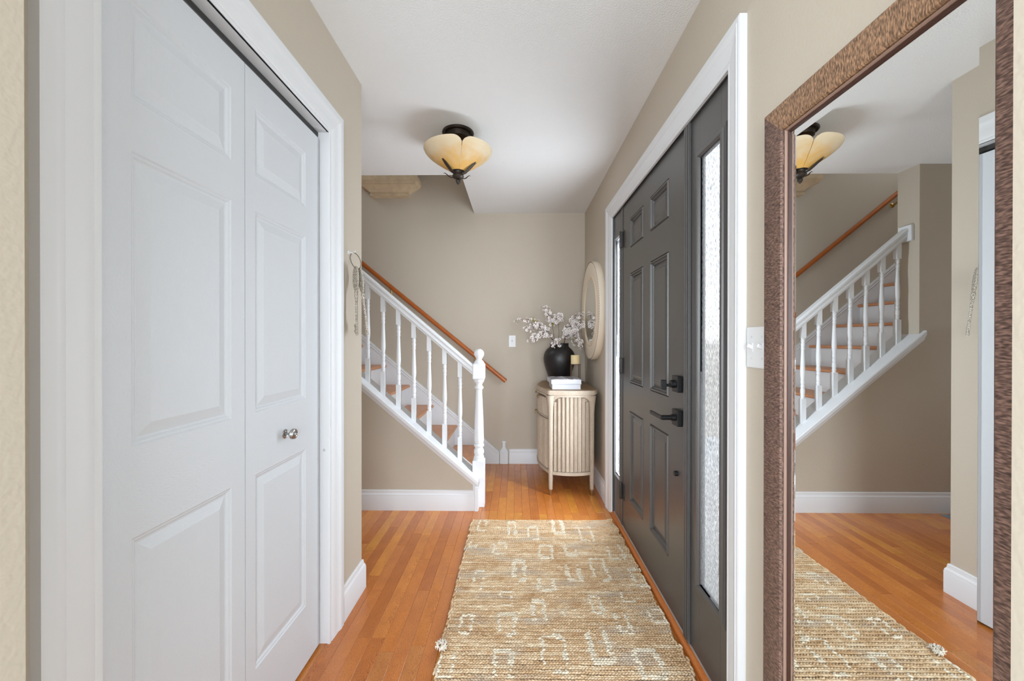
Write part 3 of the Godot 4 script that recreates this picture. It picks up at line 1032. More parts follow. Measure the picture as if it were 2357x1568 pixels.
func closet_door() -> void:
	var o := thing("door_1", "white bifold closet door with raised wood-grain panels and a chrome knob", "closet door", Vector3(-0.78, 0, -1.13), "", "structure")
	var steps := [Vector2(0.004, -0.003), Vector2(0.008, -0.0035), Vector2(0.013, -0.007), Vector2(0.017, -0.0075), Vector2(0.043, -0.001)]
	for k in 2:
		var z0: float = -0.706 if k == 0 else -1.1245
		var z1: float = -1.1215 if k == 0 else -1.546
		var w := z0 - z1
		var cols: Array = [[0.083, 0.363]] if k == 0 else [[0.042, 0.324]]
		var f := panelled(w, 1.986, 0.034, cols, [[0.215, 0.795], [0.980, 1.578], [1.685, 1.885]], steps)
		# local x runs along -z, z points into the hall
		var t := Transform3D(Basis(Vector3(0, 0, -1), Vector3.UP, Vector3(1, 0, 0)), Vector3(-0.775, 0.012, z0))
		var leaf: MB = f[0]
		for i in leaf.v.size():
			leaf.v[i] = t * leaf.v[i]
			leaf.n[i] = t.basis * leaf.n[i]
		var l := obj("door_leaf", leaf, M.door_white, o)
		for p: MB in f[1]:
			for i in p.v.size():
				p.v[i] = t * p.v[i]
				p.n[i] = t.basis * p.n[i]
			obj("raised_panel", p, M.door_white, l)
	var b := MB.new()
	b.box(Vector3(-0.806, 2.008, -1.560), Vector3(-0.784, 2.030, -0.704), 0.003)
	obj("track", b, M.hinge, o)
	b = MB.new()
	var t := Transform3D(Basis(Vector3(0, 0, 1), -PI / 2), Vector3(-0.775, 0.893, -1.318))
	b.lathe([Vector2(0.0, 0.004), Vector2(0.006, 0.004), Vector2(0.0075, 0.0045), Vector2(0.010, 0.003), Vector2(0.0125, 0.0035), Vector2(0.0155, 0.0015), Vector2(0.016, 0.0)], t, 24)
	b.lathe([Vector2(0.0055, 0.003), Vector2(0.0045, 0.010), Vector2(0.0052, 0.017), Vector2(0.012, 0.021), Vector2(0.0165, 0.023), Vector2(0.0178, 0.026), Vector2(0.0168, 0.0285), Vector2(0.0176, 0.031), Vector2(0.016, 0.0345), Vector2(0.0125, 0.0355), Vector2(0.0115, 0.0345), Vector2(0.009, 0.0365), Vector2(0.006, 0.0355), Vector2(0.0045, 0.0375), Vector2(0, 0.038)], t, 28, 0.35)
	obj("knob", b, M.chrome, o)
	b = MB.new()
	b.lathe([Vector2(0.0, 0.003), Vector2(0.003, 0.0025), Vector2(0.0055, 0.0)], Transform3D(Basis(Vector3.RIGHT, PI / 2), Vector3(-0.762, 0.77, -1.563)), 14)
	obj("bumper", b, M.screw, o)


func front_door() -> void:
	var X := 0.676
	# frame: jambs, mullions, head, sill
	var o := thing("door_2", "black six-panel front door with black lever and deadbolt between sidelights", "front door", Vector3(X, 0, -2.05), "", "structure")
	var b := MB.new()
	b.box(Vector3(0.668, 0.03, -2.795), Vector3(0.725, 2.075, -2.745), 0.002)
	b.box(Vector3(0.668, 0.03, -1.250), Vector3(0.725, 2.075, -1.205), 0.002)
	b.box(Vector3(0.668, 2.066, -2.745), Vector3(0.725, 2.10, -1.250), 0.002)
	b.box(Vector3(0.672, 0.03, -1.590), Vector3(0.725, 2.066, -1.548), 0.002)
	b.box(Vector3(0.672, 0.03, -2.556), Vector3(0.725, 2.066, -2.522), 0.002)
	# stops and beads, standing beside the mullions
	b.box(Vector3(0.664, 0.03, -1.583), Vector3(0.674, 2.066, -1.572), 0.003)
	b.box(Vector3(0.664, 0.03, -1.566), Vector3(0.674, 2.066, -1.555), 0.003)
	b.box(Vector3(0.690, 0.03, -1.607), Vector3(0.74, 2.066, -1.590), 0.001)
	b.box(Vector3(0.660, 2.048, -1.548), Vector3(0.676, 2.066, -1.250), 0.004)
	b.box(Vector3(0.660, 2.048, -2.745), Vector3(0.676, 2.066, -2.556), 0.004)
	b.box(Vector3(0.664, 0.03, -1.545), Vector3(0.676, 2.050, -1.538), 0.002)
	# stops behind the slab close the gaps round it
	b.box(Vector3(0.7225, 2.035, -2.54), Vector3(0.745, 2.085, -1.57))
	b.box(Vector3(0.7225, 0.03, -2.54), Vector3(0.745, 2.035, -2.49))
	b.box(Vector3(0.7225, 0.03, -1.625), Vector3(0.745, 2.035, -1.57))
	b.box(Vector3(0.7225, 0.024, -2.49), Vector3(0.745, 0.06, -1.625))
	obj("door_frame", b, M.black, o)
	b = MB.new()
	b.box(Vector3(0.673, 0.0, -2.79), Vector3(0.83, 0.026, -1.21), 0.002)
	b.box(Vector3(0.674, 0.026, -2.745), Vector3(0.70, 0.031, -1.25), 0.001)
	obj("sill", b, M.alum, o)
	var steps := [Vector2(0.003, -0.006), Vector2(0.008, 0.004), Vector2(0.013, 0.004), Vector2(0.018, -0.006), Vector2(0.023, -0.007), Vector2(0.026, -0.013), Vector2(0.052, -0.003), Vector2(0.054, -0.005)]
	var z0 := -1.608
	var z1 := -2.507
	# local x runs along +z from the hinge side, z points into the hall (-x)
	var t := Transform3D(Basis(Vector3(0, 0, 1), Vector3.UP, Vector3(-1, 0, 0)), Vector3(X, 0.033, z1))
	var f := panelled(z0 - z1, 2.030, 0.045, [[0.143, 0.389], [0.495, 0.743]], [[0.212, 0.754], [0.920, 1.570], [1.720, 1.895]], steps)
	var slab: MB = f[0]
	for i in slab.v.size():
		slab.v[i] = t * slab.v[i]
		slab.n[i] = t.basis * slab.n[i]
	var s := obj("door_slab", slab, M.black, o)
	for p: MB in f[1]:
		for i in p.v.size():
			p.v[i] = t * p.v[i]
			p.n[i] = t.basis * p.n[i]
		obj("raised_panel", p, M.black, s)
	# hinges at the far edge
	for y in [1.842, 1.045, 0.252]:
		b = MB.new()
		b.box(Vector3(0.660, y - 0.050, -2.520), Vector3(0.672, y + 0.050, -2.507), 0.002)
		b.lathe([Vector2(0, -0.054), Vector2(0.006, -0.052), Vector2(0.0075, -0.048), Vector2(0.0075, -0.018), Vector2(0.0068, -0.017), Vector2(0.0075, -0.016), Vector2(0.0075, 0.016), Vector2(0.0068, 0.017), Vector2(0.0075, 0.018), Vector2(0.0075, 0.048), Vector2(0.006, 0.052), Vector2(0, 0.054)], Transform3D(Basis.IDENTITY, Vector3(0.660, y, -2.516)), 14)
		b.box(Vector3(0.6725, y - 0.050, -2.506), Vector3(0.6765, y + 0.050, -2.476), 0.001)
		obj("hinge", b, M.hinge, o)
	# deadbolt with a square rose and thumb turn; lever on a square rose; small round stud
	b = MB.new()
	b.box(Vector3(0.654, 0.994, -1.672), Vector3(X, 1.060, -1.612), 0.002)
	b.lathe([Vector2(0, 0.020), Vector2(0.014, 0.020), Vector2(0.016, 0.018), Vector2(0.016, 0.0)], Transform3D(Basis(Vector3(0, 0, 1), PI / 2), Vector3(0.655, 1.027, -1.642)), 20)
	b.lathe([Vector2(0.006, 0.0), Vector2(0.006, 0.030)], Transform3D(Basis(Vector3(0, 0, 1), PI / 2), Vector3(0.640, 1.022, -1.642)), 14)
	b.box(Vector3(0.598, 1.005, -1.650), Vector3(0.618, 1.044, -1.634), 0.002)
	obj("deadbolt", b, M.black_metal, o)
	b = MB.new()
	b.box(Vector3(0.654, 0.855, -1.672), Vector3(X, 0.921, -1.612), 0.002)
	b.lathe([Vector2(0, 0.054), Vector2(0.0105, 0.054), Vector2(0.0105, 0.018), Vector2(0.0135, 0.017), Vector2(0.0135, 0.0)], Transform3D(Basis(Vector3(0, 0, 1), PI / 2), Vector3(0.656, 0.888, -1.642)), 18)
	b.box(Vector3(0.592, 0.881, -1.765), Vector3(0.603, 0.897, -1.630), 0.0025)
	obj("lever_handle", b, M.black_metal, o)
	b = MB.new()
	b.lathe([Vector2(0, 0.014), Vector2(0.009, 0.014), Vector2(0.011, 0.012), Vector2(0.011, 0.0)], Transform3D(Basis(Vector3(0, 0, 1), PI / 2), Vector3(X, 0.648, -1.668)), 18)
	obj("stud", b, M.black_metal, o)
	# sidelights
	for k in 2:
		var za: float = [-1.250, -2.556][k]
		var zb: float = [-1.548, -2.745][k]
		var g0: float = [-1.316, -2.572][k]
		var g1: float = [-1.463, -2.692][k]
		var w := thing("window_1" if k == 0 else "window_2", ["tall narrow rain-glass sidelight on the near side of the front door", "tall narrow rain-glass sidelight on the far side, next to the round mirror"][k], "sidelight window", Vector3(X, 0.03, (za + zb) / 2.0), "", "structure")
		b = MB.new()
		b.box(Vector3(0.676, 0.032, zb), Vector3(0.691, 2.066, g1), 0.001)
		b.box(Vector3(0.676, 0.032, g0), Vector3(0.691, 2.066, za), 0.001)
		b.box(Vector3(0.676, 0.032, g1), Vector3(0.691, 0.308, g0))
		b.box(Vector3(0.676, 1.877, g1), Vector3(0.691, 2.066, g0))
		obj("sash", b, M.black, w)
		# raised moulding round the glass
		b = MB.new()
		var mp := PackedVector2Array([Vector2(0, 0), Vector2(0, -0.0055), Vector2(0.004, 0.004), Vector2(0.010, 0.010), Vector2(0.020, 0.009), Vector2(0.024, 0.004), Vector2(0.030, 0.0045), Vector2(0.036, 0.003), Vector2(0.037, 0)])
		var A := Vector3(0.676, 0.308, g1)
		var B := Vector3(0.676, 0.308, g0)
		var C := Vector3(0.676, 1.877, g0)
		var D := Vector3(0.676, 1.877, g1)
		for q in [[A, B, Vector3.DOWN], [B, C, Vector3(0, 0, 1)], [C, D, Vector3.UP], [D, A, Vector3(0, 0, -1)]]:
			b.sweep(mp, q[0], q[1], q[2], Vector3.LEFT, Vector2(-1, 0), Vector2(1, 0), false)
		obj("glazing_bead", b, M.black, w)
		b = MB.new()
		b.us = Vector2(0.20, 0.9)
		b.uo = Vector2(0.3 * k, 0.4 * k)
		b.box(Vector3(0.6815, 0.308, g1), Vector3(0.6855, 1.877, g0))
		obj("pane", b, M.glass, w)


# ---------------------------------------------------------------- tall wall mirror
func wall_mirror() -> void:
	var z0 := -0.478
	var z1 := -1.040
	var y1 := 1.784
	var y0 := 0.075
	var o := thing("wall_mirror", "tall mirror in a wide brown wood frame on the right wall", "mirror", Vector3(XR, 0.0, -0.757))
	var w := 0.076
	# local: U along the wall outwards from the glass, V out of the wall
	var prof := PackedVector2Array([Vector2(0.010, 0), Vector2(0.010, 0.017), Vector2(0.013, 0.0205), Vector2(0.071, 0.0225), Vector2(0.076, 0.020), Vector2(0.076, 0)])
	var beads := [PackedVector2Array([Vector2(0.0, 0.0), Vector2(0.0, 0.0062), Vector2(0.002, 0.008), Vector2(0.004, 0.008), Vector2(0.005, 0.006), Vector2(0.005, 0)]), PackedVector2Array([Vector2(0.005, 0), Vector2(0.005, 0.010), Vector2(0.007, 0.0135), Vector2(0.009, 0.0135), Vector2(0.010, 0.011), Vector2(0.010, 0)])]
	var gy0 := y0 + w
	var gy1 := y1 - w + 0.004
	var gz0 := z0 - w
	var gz1 := z1 + w
	var A := Vector3(XR, gy0, gz1)
	var B := Vector3(XR, gy0, gz0)
	var C := Vector3(XR, gy1, gz0)
	var D := Vector3(XR, gy1, gz1)
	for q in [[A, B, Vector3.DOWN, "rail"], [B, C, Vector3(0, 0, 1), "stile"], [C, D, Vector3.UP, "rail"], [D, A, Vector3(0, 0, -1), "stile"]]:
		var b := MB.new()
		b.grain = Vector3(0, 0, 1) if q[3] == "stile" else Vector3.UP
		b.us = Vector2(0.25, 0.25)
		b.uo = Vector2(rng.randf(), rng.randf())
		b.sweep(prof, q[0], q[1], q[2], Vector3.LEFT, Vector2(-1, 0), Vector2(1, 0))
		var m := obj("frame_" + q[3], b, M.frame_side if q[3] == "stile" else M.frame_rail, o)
		for e in 2:
			b = MB.new()
			b.sweep(beads[e], q[0], q[1], q[2], Vector3.LEFT, Vector2(-1, 0), Vector2(1, 0))
			obj("bead", b, M.frame_bead if e == 0 else M.frame_bead2, m)
	# glass with a bevelled border
	var b := MB.new()
	var bw := 0.020
	var xg := XR - 0.0050
	var xe := XR - 0.0038
	var inner := [Vector3(xg, gy0 + bw, gz1 + bw), Vector3(xg, gy0 + bw, gz0 - bw), Vector3(xg, gy1 - bw, gz0 - bw), Vector3(xg, gy1 - bw, gz1 + bw)]
	var outer := [Vector3(xe, gy0, gz1), Vector3(xe, gy0, gz0), Vector3(xe, gy1, gz0), Vector3(xe, gy1, gz1)]
	b.quad(inner[0], inner[1], inner[2], inner[3], Vector3.LEFT)
	for k in 4:
		b.quad(outer[k], outer[(k + 1) % 4], inner[(k + 1) % 4], inner[k], Vector3.LEFT)
		var wk := [outer[k], outer[(k + 1) % 4]]
		b.quad(wk[0], wk[1], Vector3(XR - 0.0005, wk[1].y, wk[1].z), Vector3(XR - 0.0005, wk[0].y, wk[0].z), (wk[0] + wk[1]) / 2.0 - (outer[0] + outer[2]) / 2.0)
	b.quad(Vector3(XR - 0.0005, gy0, gz1), Vector3(XR - 0.0005, gy0, gz0), Vector3(XR - 0.0005, gy1, gz0), Vector3(XR - 0.0005, gy1, gz1), Vector3.RIGHT)
	obj("glass", b, M.mirror, o)


# ---------------------------------------------------------------- console cabinet
const LA := Vector2(0.268, -3.082)
const LB := Vector2(0.587, -3.082)
const LC := Vector2(0.268, -3.785)
const LD := Vector2(0.587, -3.785)


func arc(a: Vector2, b: Vector2, bow: float, u: float, off := 0.0) -> Vector3:
	# point on the bowed side between two legs, and beyond it by off; y holds nothing
	var d := (b - a).normalized()
	var nn := Vector2(d.y, -d.x)
	var p := a.lerp(b, u) + nn * bow * (1.0 - pow(2.0 * u - 1.0, 2.0))
	var sl := bow * -4.0 * (2.0 * u - 1.0) / a.distance_to(b)
	var n2 := (nn - d * sl).normalized()
	p += n2 * off
	return Vector3(p.x, 0, p.y)


func arc_out(a: Vector2, b: Vector2, bow: float, u: float) -> Vector3:
	var p := arc(a, b, bow, u, 1.0) - arc(a, b, bow, u, 0.0)
	return p.normalized()


func arch_y(u: float, length: float, top: float, r: float) -> float:
	var d := minf(u, 1.0 - u) * length - 0.018
	if d >= r:
		return top
	d = maxf(d, 0.0)
	return top - r + sqrt(maxf(0.0, r * r - (r - d) * (r - d)))


func ribbon(b: MB, a: Vector2, c: Vector2, bow: float, u0: float, u1: float, lo: Callable, hi: Callable, in_: float, out_: float, seg := 24) -> void:
	for k in seg:
		var ua := lerpf(u0, u1, float(k) / seg)
		var ub := lerpf(u0, u1, float(k + 1) / seg)
		var na := arc_out(a, c, bow, ua)
		var nb := arc_out(a, c, bow, ub)
		var pa := arc(a, c, bow, ua, out_)
		var pb := arc(a, c, bow, ub, out_)
		var qa := arc(a, c, bow, ua, in_)
		var qb := arc(a, c, bow, ub, in_)
		var la := Vector3(0, lo.call(ua), 0)
		var lb := Vector3(0, lo.call(ub), 0)
		var ha := Vector3(0, hi.call(ua), 0)
		var hb := Vector3(0, hi.call(ub), 0)
		b.quadn(pa + la, pb + lb, pb + hb, pa + ha, na, nb, nb, na)
		b.quad(pa + la, pb + lb, qb + lb, qa + la, Vector3.DOWN)
		b.quad(pa + ha, pb + hb, qb + hb, qa + ha, Vector3.UP)
		if k == 0:
			b.quad(pa + la, pa + ha, qa + ha, qa + la, pa - pb)
		if k == seg - 1:
			b.quad(pb + lb, pb + hb, qb + hb, qb + lb, pb - pa)


func cabinet() -> void:
	var o := thing("console_cabinet", "pale washed oak console cabinet with fluted sides and brass-tipped legs", "cabinet", Vector3(0.43, 0, -3.43))
	var bw_end := 0.040
	var bw_front := 0.078
	# top: hull of the bowed sides and the leg corners
	var pts := PackedVector2Array()
	for k in 21:
		var u := k / 20.0
		for q in [arc(LB, LA, bw_end, u, 0.0), arc(LA, LC, bw_front, u, 0.0), arc(LC, LD, bw_end, u, 0.0)]:
			pts.append(Vector2(q.x, q.z))
	var big := PackedVector2Array()
	for p in pts:
		for j in 10:
			big.append(p + Vector2(cos(TAU * j / 10.0), sin(TAU * j / 10.0)) * 0.013)
	for l in [LA, LB, LC, LD]:
		for j in 24:
			big.append(l + Vector2(cos(TAU * j / 24.0), sin(TAU * j / 24.0)) * 0.033)
	for q in [Vector2(0.646, -3.15), Vector2(0.646, -3.72), Vector2(0.640, -3.12), Vector2(0.640, -3.75)]:
		big.append(q)
	var hull := Geometry2D.convex_hull(big)
	hull.remove_at(hull.size() - 1)
	var b := MB.new()
	b.grain = Vector3(0, 0, 1)
	var mid := Vector2.ZERO
	for p in hull:
		mid += p / hull.size()
	var levels := [[0.776, 0.014], [0.781, 0.005], [0.787, 0.0], [0.806, 0.0], [0.812, 0.003], [0.815, 0.010]]
	var hs := hull.size()
	var inset := func(i: int, d: float) -> Vector2:
		var a: Vector2 = hull[(i - 1 + hs) % hs]
		var c: Vector2 = hull[(i + 1) % hs]
		var t := (c - a).normalized()
		var nn := Vector2(t.y, -t.x)
		if nn.dot(hull[i] - mid) < 0:
			nn = -nn
		return hull[i] - nn * d
	var nrm := func(i: int) -> Vector3:
		var q: Vector2 = hull[i] - inset.call(i, 1.0)
		return Vector3(q.x, 0, q.y)
	for l in levels.size() - 1:
		for i in hs:
			var j := (i + 1) % hs
			var a: Vector2 = inset.call(i, levels[l][1])
			var c: Vector2 = inset.call(j, levels[l][1])
			var d: Vector2 = inset.call(i, levels[l + 1][1])
			var e: Vector2 = inset.call(j, levels[l + 1][1])
			var tilt: Vector3 = Vector3.UP * (levels[l + 1][1] - levels[l][1]) * 60.0
			b.quadn(Vector3(a.x, levels[l][0], a.y), Vector3(c.x, levels[l][0], c.y), Vector3(e.x, levels[l + 1][0], e.y), Vector3(d.x, levels[l + 1][0], d.y), nrm.call(i) + tilt, nrm.call(j) + tilt, nrm.call(j) + tilt, nrm.call(i) + tilt)
	var cap := func(bb: MB, d: float, y: float, up: Vector3) -> void:
		for i in hs:
			var a: Vector2 = inset.call(i, d)
			var c: Vector2 = inset.call((i + 1) % hs, d)
			bb.tri(Vector3(mid.x, y, mid.y), Vector3(a.x, y, a.y), Vector3(c.x, y, c.y), up, up, up)
	cap.call(b, 0.014, 0.776, Vector3.DOWN)
	obj("top_edge", b, M.oak_frame, o)
	b = MB.new()
	b.grain = Vector3(0, 0, 1)
	cap.call(b, 0.010, 0.815, Vector3.UP)
	obj("top", b, M.oak_top, o)
	# carcass behind the flutes
	b = MB.new()
	for l in 1:
		for i in hs:
			var j := (i + 1) % hs
			var a: Vector2 = inset.call(i, 0.040)
			var c: Vector2 = inset.call(j, 0.040)
			b.quadn(Vector3(a.x, 0.172, a.y), Vector3(c.x, 0.172, c.y), Vector3(c.x, 0.776, c.y), Vector3(a.x, 0.776, a.y), nrm.call(i), nrm.call(j), nrm.call(j), nrm.call(i))
	cap.call(b, 0.040, 0.172, Vector3.DOWN)
	obj("carcass", b, M.oak_pale2, o)
	# legs
	for l in [LA, LB, LC, LD]:
		b = MB.new()
		b.lathe([Vector2(0, 0.046), Vector2(0.0150, 0.046), Vector2(0.0165, 0.12), Vector2(0.0180, 0.25), Vector2(0.0200, 0.62), Vector2(0.0225, 0.68), Vector2(0.028, 0.73), Vector2(0.033, 0.776)], Transform3D(Basis.IDENTITY, Vector3(l.x, 0, l.y)), 20)
		var leg := obj("leg", b, M.oak_frame, o)
		b = MB.new()
		b.lathe([Vector2(0, 0.0), Vector2(0.0115, 0.0), Vector2(0.0125, 0.002), Vector2(0.0156, 0.046), Vector2(0, 0.0465)], Transform3D(Basis.IDENTITY, Vector3(l.x, 0, l.y)), 20)
		obj("foot_cap", b, M.tip, leg)
	# sides: [from, to, bow, number of flutes]
	for sd in [[LB, LA, bw_end, 9, "end"], [LA, LC, bw_front, 22, "front"]]:
		var a: Vector2 = sd[0]
		var c: Vector2 = sd[1]
		var bow: float = sd[2]
		var len := a.distance_to(c)
		b = MB.new()
		b.grain = (Vector3(c.x - a.x, 0, c.y - a.y)).normalized()
		ribbon(b, a, c, bow, 0.0, 1.0, func(u: float) -> float: return arch_y(u, len, 0.766, 0.070), func(_u: float) -> float: return 0.780, -0.020, 0.012, 40)
		obj("apron", b, M.oak_frame, o)
		b = MB.new()
		b.grain = (Vector3(c.x - a.x, 0, c.y - a.y)).normalized()
		ribbon(b, a, c, bow, 0.02, 0.98, func(_u: float) -> float: return 0.163, func(_u: float) -> float: return 0.186, -0.022, 0.010, 30)
		obj("bottom_rail", b, M.oak_frame, o)
		var n: int = sd[3]
		var m0 := 0.075 if sd[4] == "end" else 0.05
		if sd[4] == "end":
			b = MB.new()
			ribbon(b, a, c, bow, 0.03, 0.97, func(_u: float) -> float: return 0.186, func(u: float) -> float: return arch_y(u, len, 0.766, 0.070), -0.024, -0.012, 24)
			var pan := obj("end_panel", b, M.oak_pale2, o)
			flutes(pan, a, c, bow, n, m0, 0.189, func(u: float) -> float: return arch_y(u, len, 0.764, 0.070))
		else:
			for half in 2:
				var u0 := lerpf(m0, 0.5, 0.0 if half == 0 else 1.0) + (0.0 if half == 0 else 0.004)
				var u1 := lerpf(m0, 0.5, 1.0) - 0.004 if half == 0 else 1.0 - m0
				b = MB.new()
				ribbon(b, a, c, bow, u0, u1, func(_u: float) -> float: return 0.192, func(_u: float) -> float: return 0.585, -0.022, -0.008, 16)
				var door := obj("cabinet_door", b, M.oak_pale2, o)
				flutes(door, a, c, bow, n / 2, 0.0, 0.193, func(_u: float) -> float: return 0.572, u0, u1)
				b = MB.new()
				b.grain = Vector3(0, 0, 1)
				ribbon(b, a, c, bow, u0, u1, func(_u: float) -> float: return 0.573, func(_u: float) -> float: return 0.585, -0.020, 0.008, 16)
				obj("door_rail", b, M.oak_frame, door)
				pull(door, a, c, bow, 0.47 if half == 0 else 0.56, 0.594)
				b = MB.new()
				ribbon(b, a, c, bow, u0, u1, func(_u: float) -> float: return 0.592, func(u: float) -> float: return minf(0.748, arch_y(u, len, 0.748, 0.05)), -0.022, -0.008, 16)
				var dr := obj("drawer_front", b, M.oak_pale2, o)
				flutes(dr, a, c, bow, n / 2, 0.0, 0.604, func(u: float) -> float: return minf(0.745, arch_y(u, len, 0.745, 0.05)), u0, u1)
				b = MB.new()
				b.grain = Vector3(0, 0, 1)
				ribbon(b, a, c, bow, u0, u1, func(_u: float) -> float: return 0.592, func(_u: float) -> float: return 0.603, -0.020, 0.008, 16)
				obj("drawer_rail", b, M.oak_frame, dr)
				pull(dr, a, c, bow, 0.30 if half == 0 else 0.72, 0.748)


func flutes(pan: Node3D, a: Vector2, c: Vector2, bow: float, n: int, m: float, y0: float, top: Callable, u0 := -1.0, u1 := -1.0) -> void:
	if u0 < 0:
		u0 = m
		u1 = 1.0 - m
	var len := a.distance_to(c)
	var w := (u1 - u0) / n
	for k in n:
		var u := u0 + w * (k + 0.5)
		var p := arc(a, c, bow, u, -0.004)
		var out := arc_out(a, c, bow, u)
		var side := Vector3.UP.cross(out)
		var y1: float = minf(top.call(u - w * 0.45), top.call(u + w * 0.45))
		var b := MB.new()
		b.us = Vector2(0.12, 0.9)
		b.uo = Vector2(rng.randf(), rng.randf())
		var hw := w * len * 0.5
		# a shallow channel section: raised arris on one edge, hollow across the face
		var prof := PackedVector2Array([Vector2(-hw, -0.010), Vector2(-hw, 0.009), Vector2(-hw * 0.78, 0.0105), Vector2(-hw * 0.50, 0.0045), Vector2(0.0, 0.001), Vector2(hw * 0.5, 0.001), Vector2(hw * 0.88, 0.0025), Vector2(hw * 0.94, -0.003), Vector2(hw * 0.94, -0.010)])
		b.sweep(prof, Vector3(p.x, y0, p.z), Vector3(p.x, y1, p.z), side, out, Vector2.ZERO, Vector2.ZERO, true, 0.3)
		obj("flute", b, M.oak_pale if rng.randf() < 0.55 else M.oak_pale2, pan)


func pull(parent: Node3D, a: Vector2, c: Vector2, bow: float, u: float, y: float) -> void:
	var p := arc(a, c, bow, u, 0.006)
	var out := arc_out(a, c, bow, u)
	var side := Vector3.UP.cross(out)
	var b := MB.new()
	b.obox(Transform3D(Basis(side, Vector3.UP, out), Vector3(p.x, y, p.z) + out * 0.010), Vector3(0.05, 0.004, 0.026), 0.0015)
	b.obox(Transform3D(Basis(side, Vector3.UP, out), Vector3(p.x, y - 0.010, p.z) + out * 0.0215), Vector3(0.05, 0.022, 0.004), 0.0015)
	obj("pull", b, M.tip, parent)


# ---------------------------------------------------------------- round mirror
func round_mirror() -> void:
	var c := Vector3(XR, 1.450, -3.345)
	var o := thing("round_mirror", "round mirror in a cream leather frame with a stitched edge", "mirror", c)
	var t := Transform3D(Basis(Vector3(0, 0, 1), PI / 2), c)   # local y points to -x
	var b := MB.new()
	b.lathe([Vector2(0.408, 0.0), Vector2(0.410, 0.004), Vector2(0.410, 0.044), Vector2(0.407, 0.050), Vector2(0.402, 0.052), Vector2(0.300, 0.049), Vector2(0.296, 0.046)], t, 96)
	obj("frame", b, M.leather, o)
	b = MB.new()
	b.lathe([Vector2(0.300, 0.046), Vector2(0.295, 0.0525), Vector2(0.287, 0.0545), Vector2(0.280, 0.0535), Vector2(0.274, 0.050), Vector2(0.268, 0.048), Vector2(0.266, 0.044)], t, 96)
	obj("inner_lip", b, M.leather_lip, o)
	b = MB.new()
	b.lathe([Vector2(0.0, 0.0455), Vector2(0.267, 0.0455)], t, 72)
	b.lathe([Vector2(0.267, 0.041), Vector2(0.0, 0.041)], t, 72)
	obj("glass", b, M.mirror, o)
	b = MB.new()
	for k in 130:
		var a := TAU * k / 130.0
		var r := 0.4035
		var p := t * Vector3(cos(a) * r, 0.0515, sin(a) * r)
		var d := t.basis * Vector3(-sin(a), 0, cos(a))
		var rad := t.basis * Vector3(cos(a), 0, sin(a))
		b.tube([p - d * 0.0045 - rad * 0.004, p + Vector3(-0.0015, 0, 0), p + d * 0.0045 + rad * 0.004], 0.0014, 5)
	var s := obj("stitching", b, M.thread, o)
	s.set_meta("kind", "stuff")


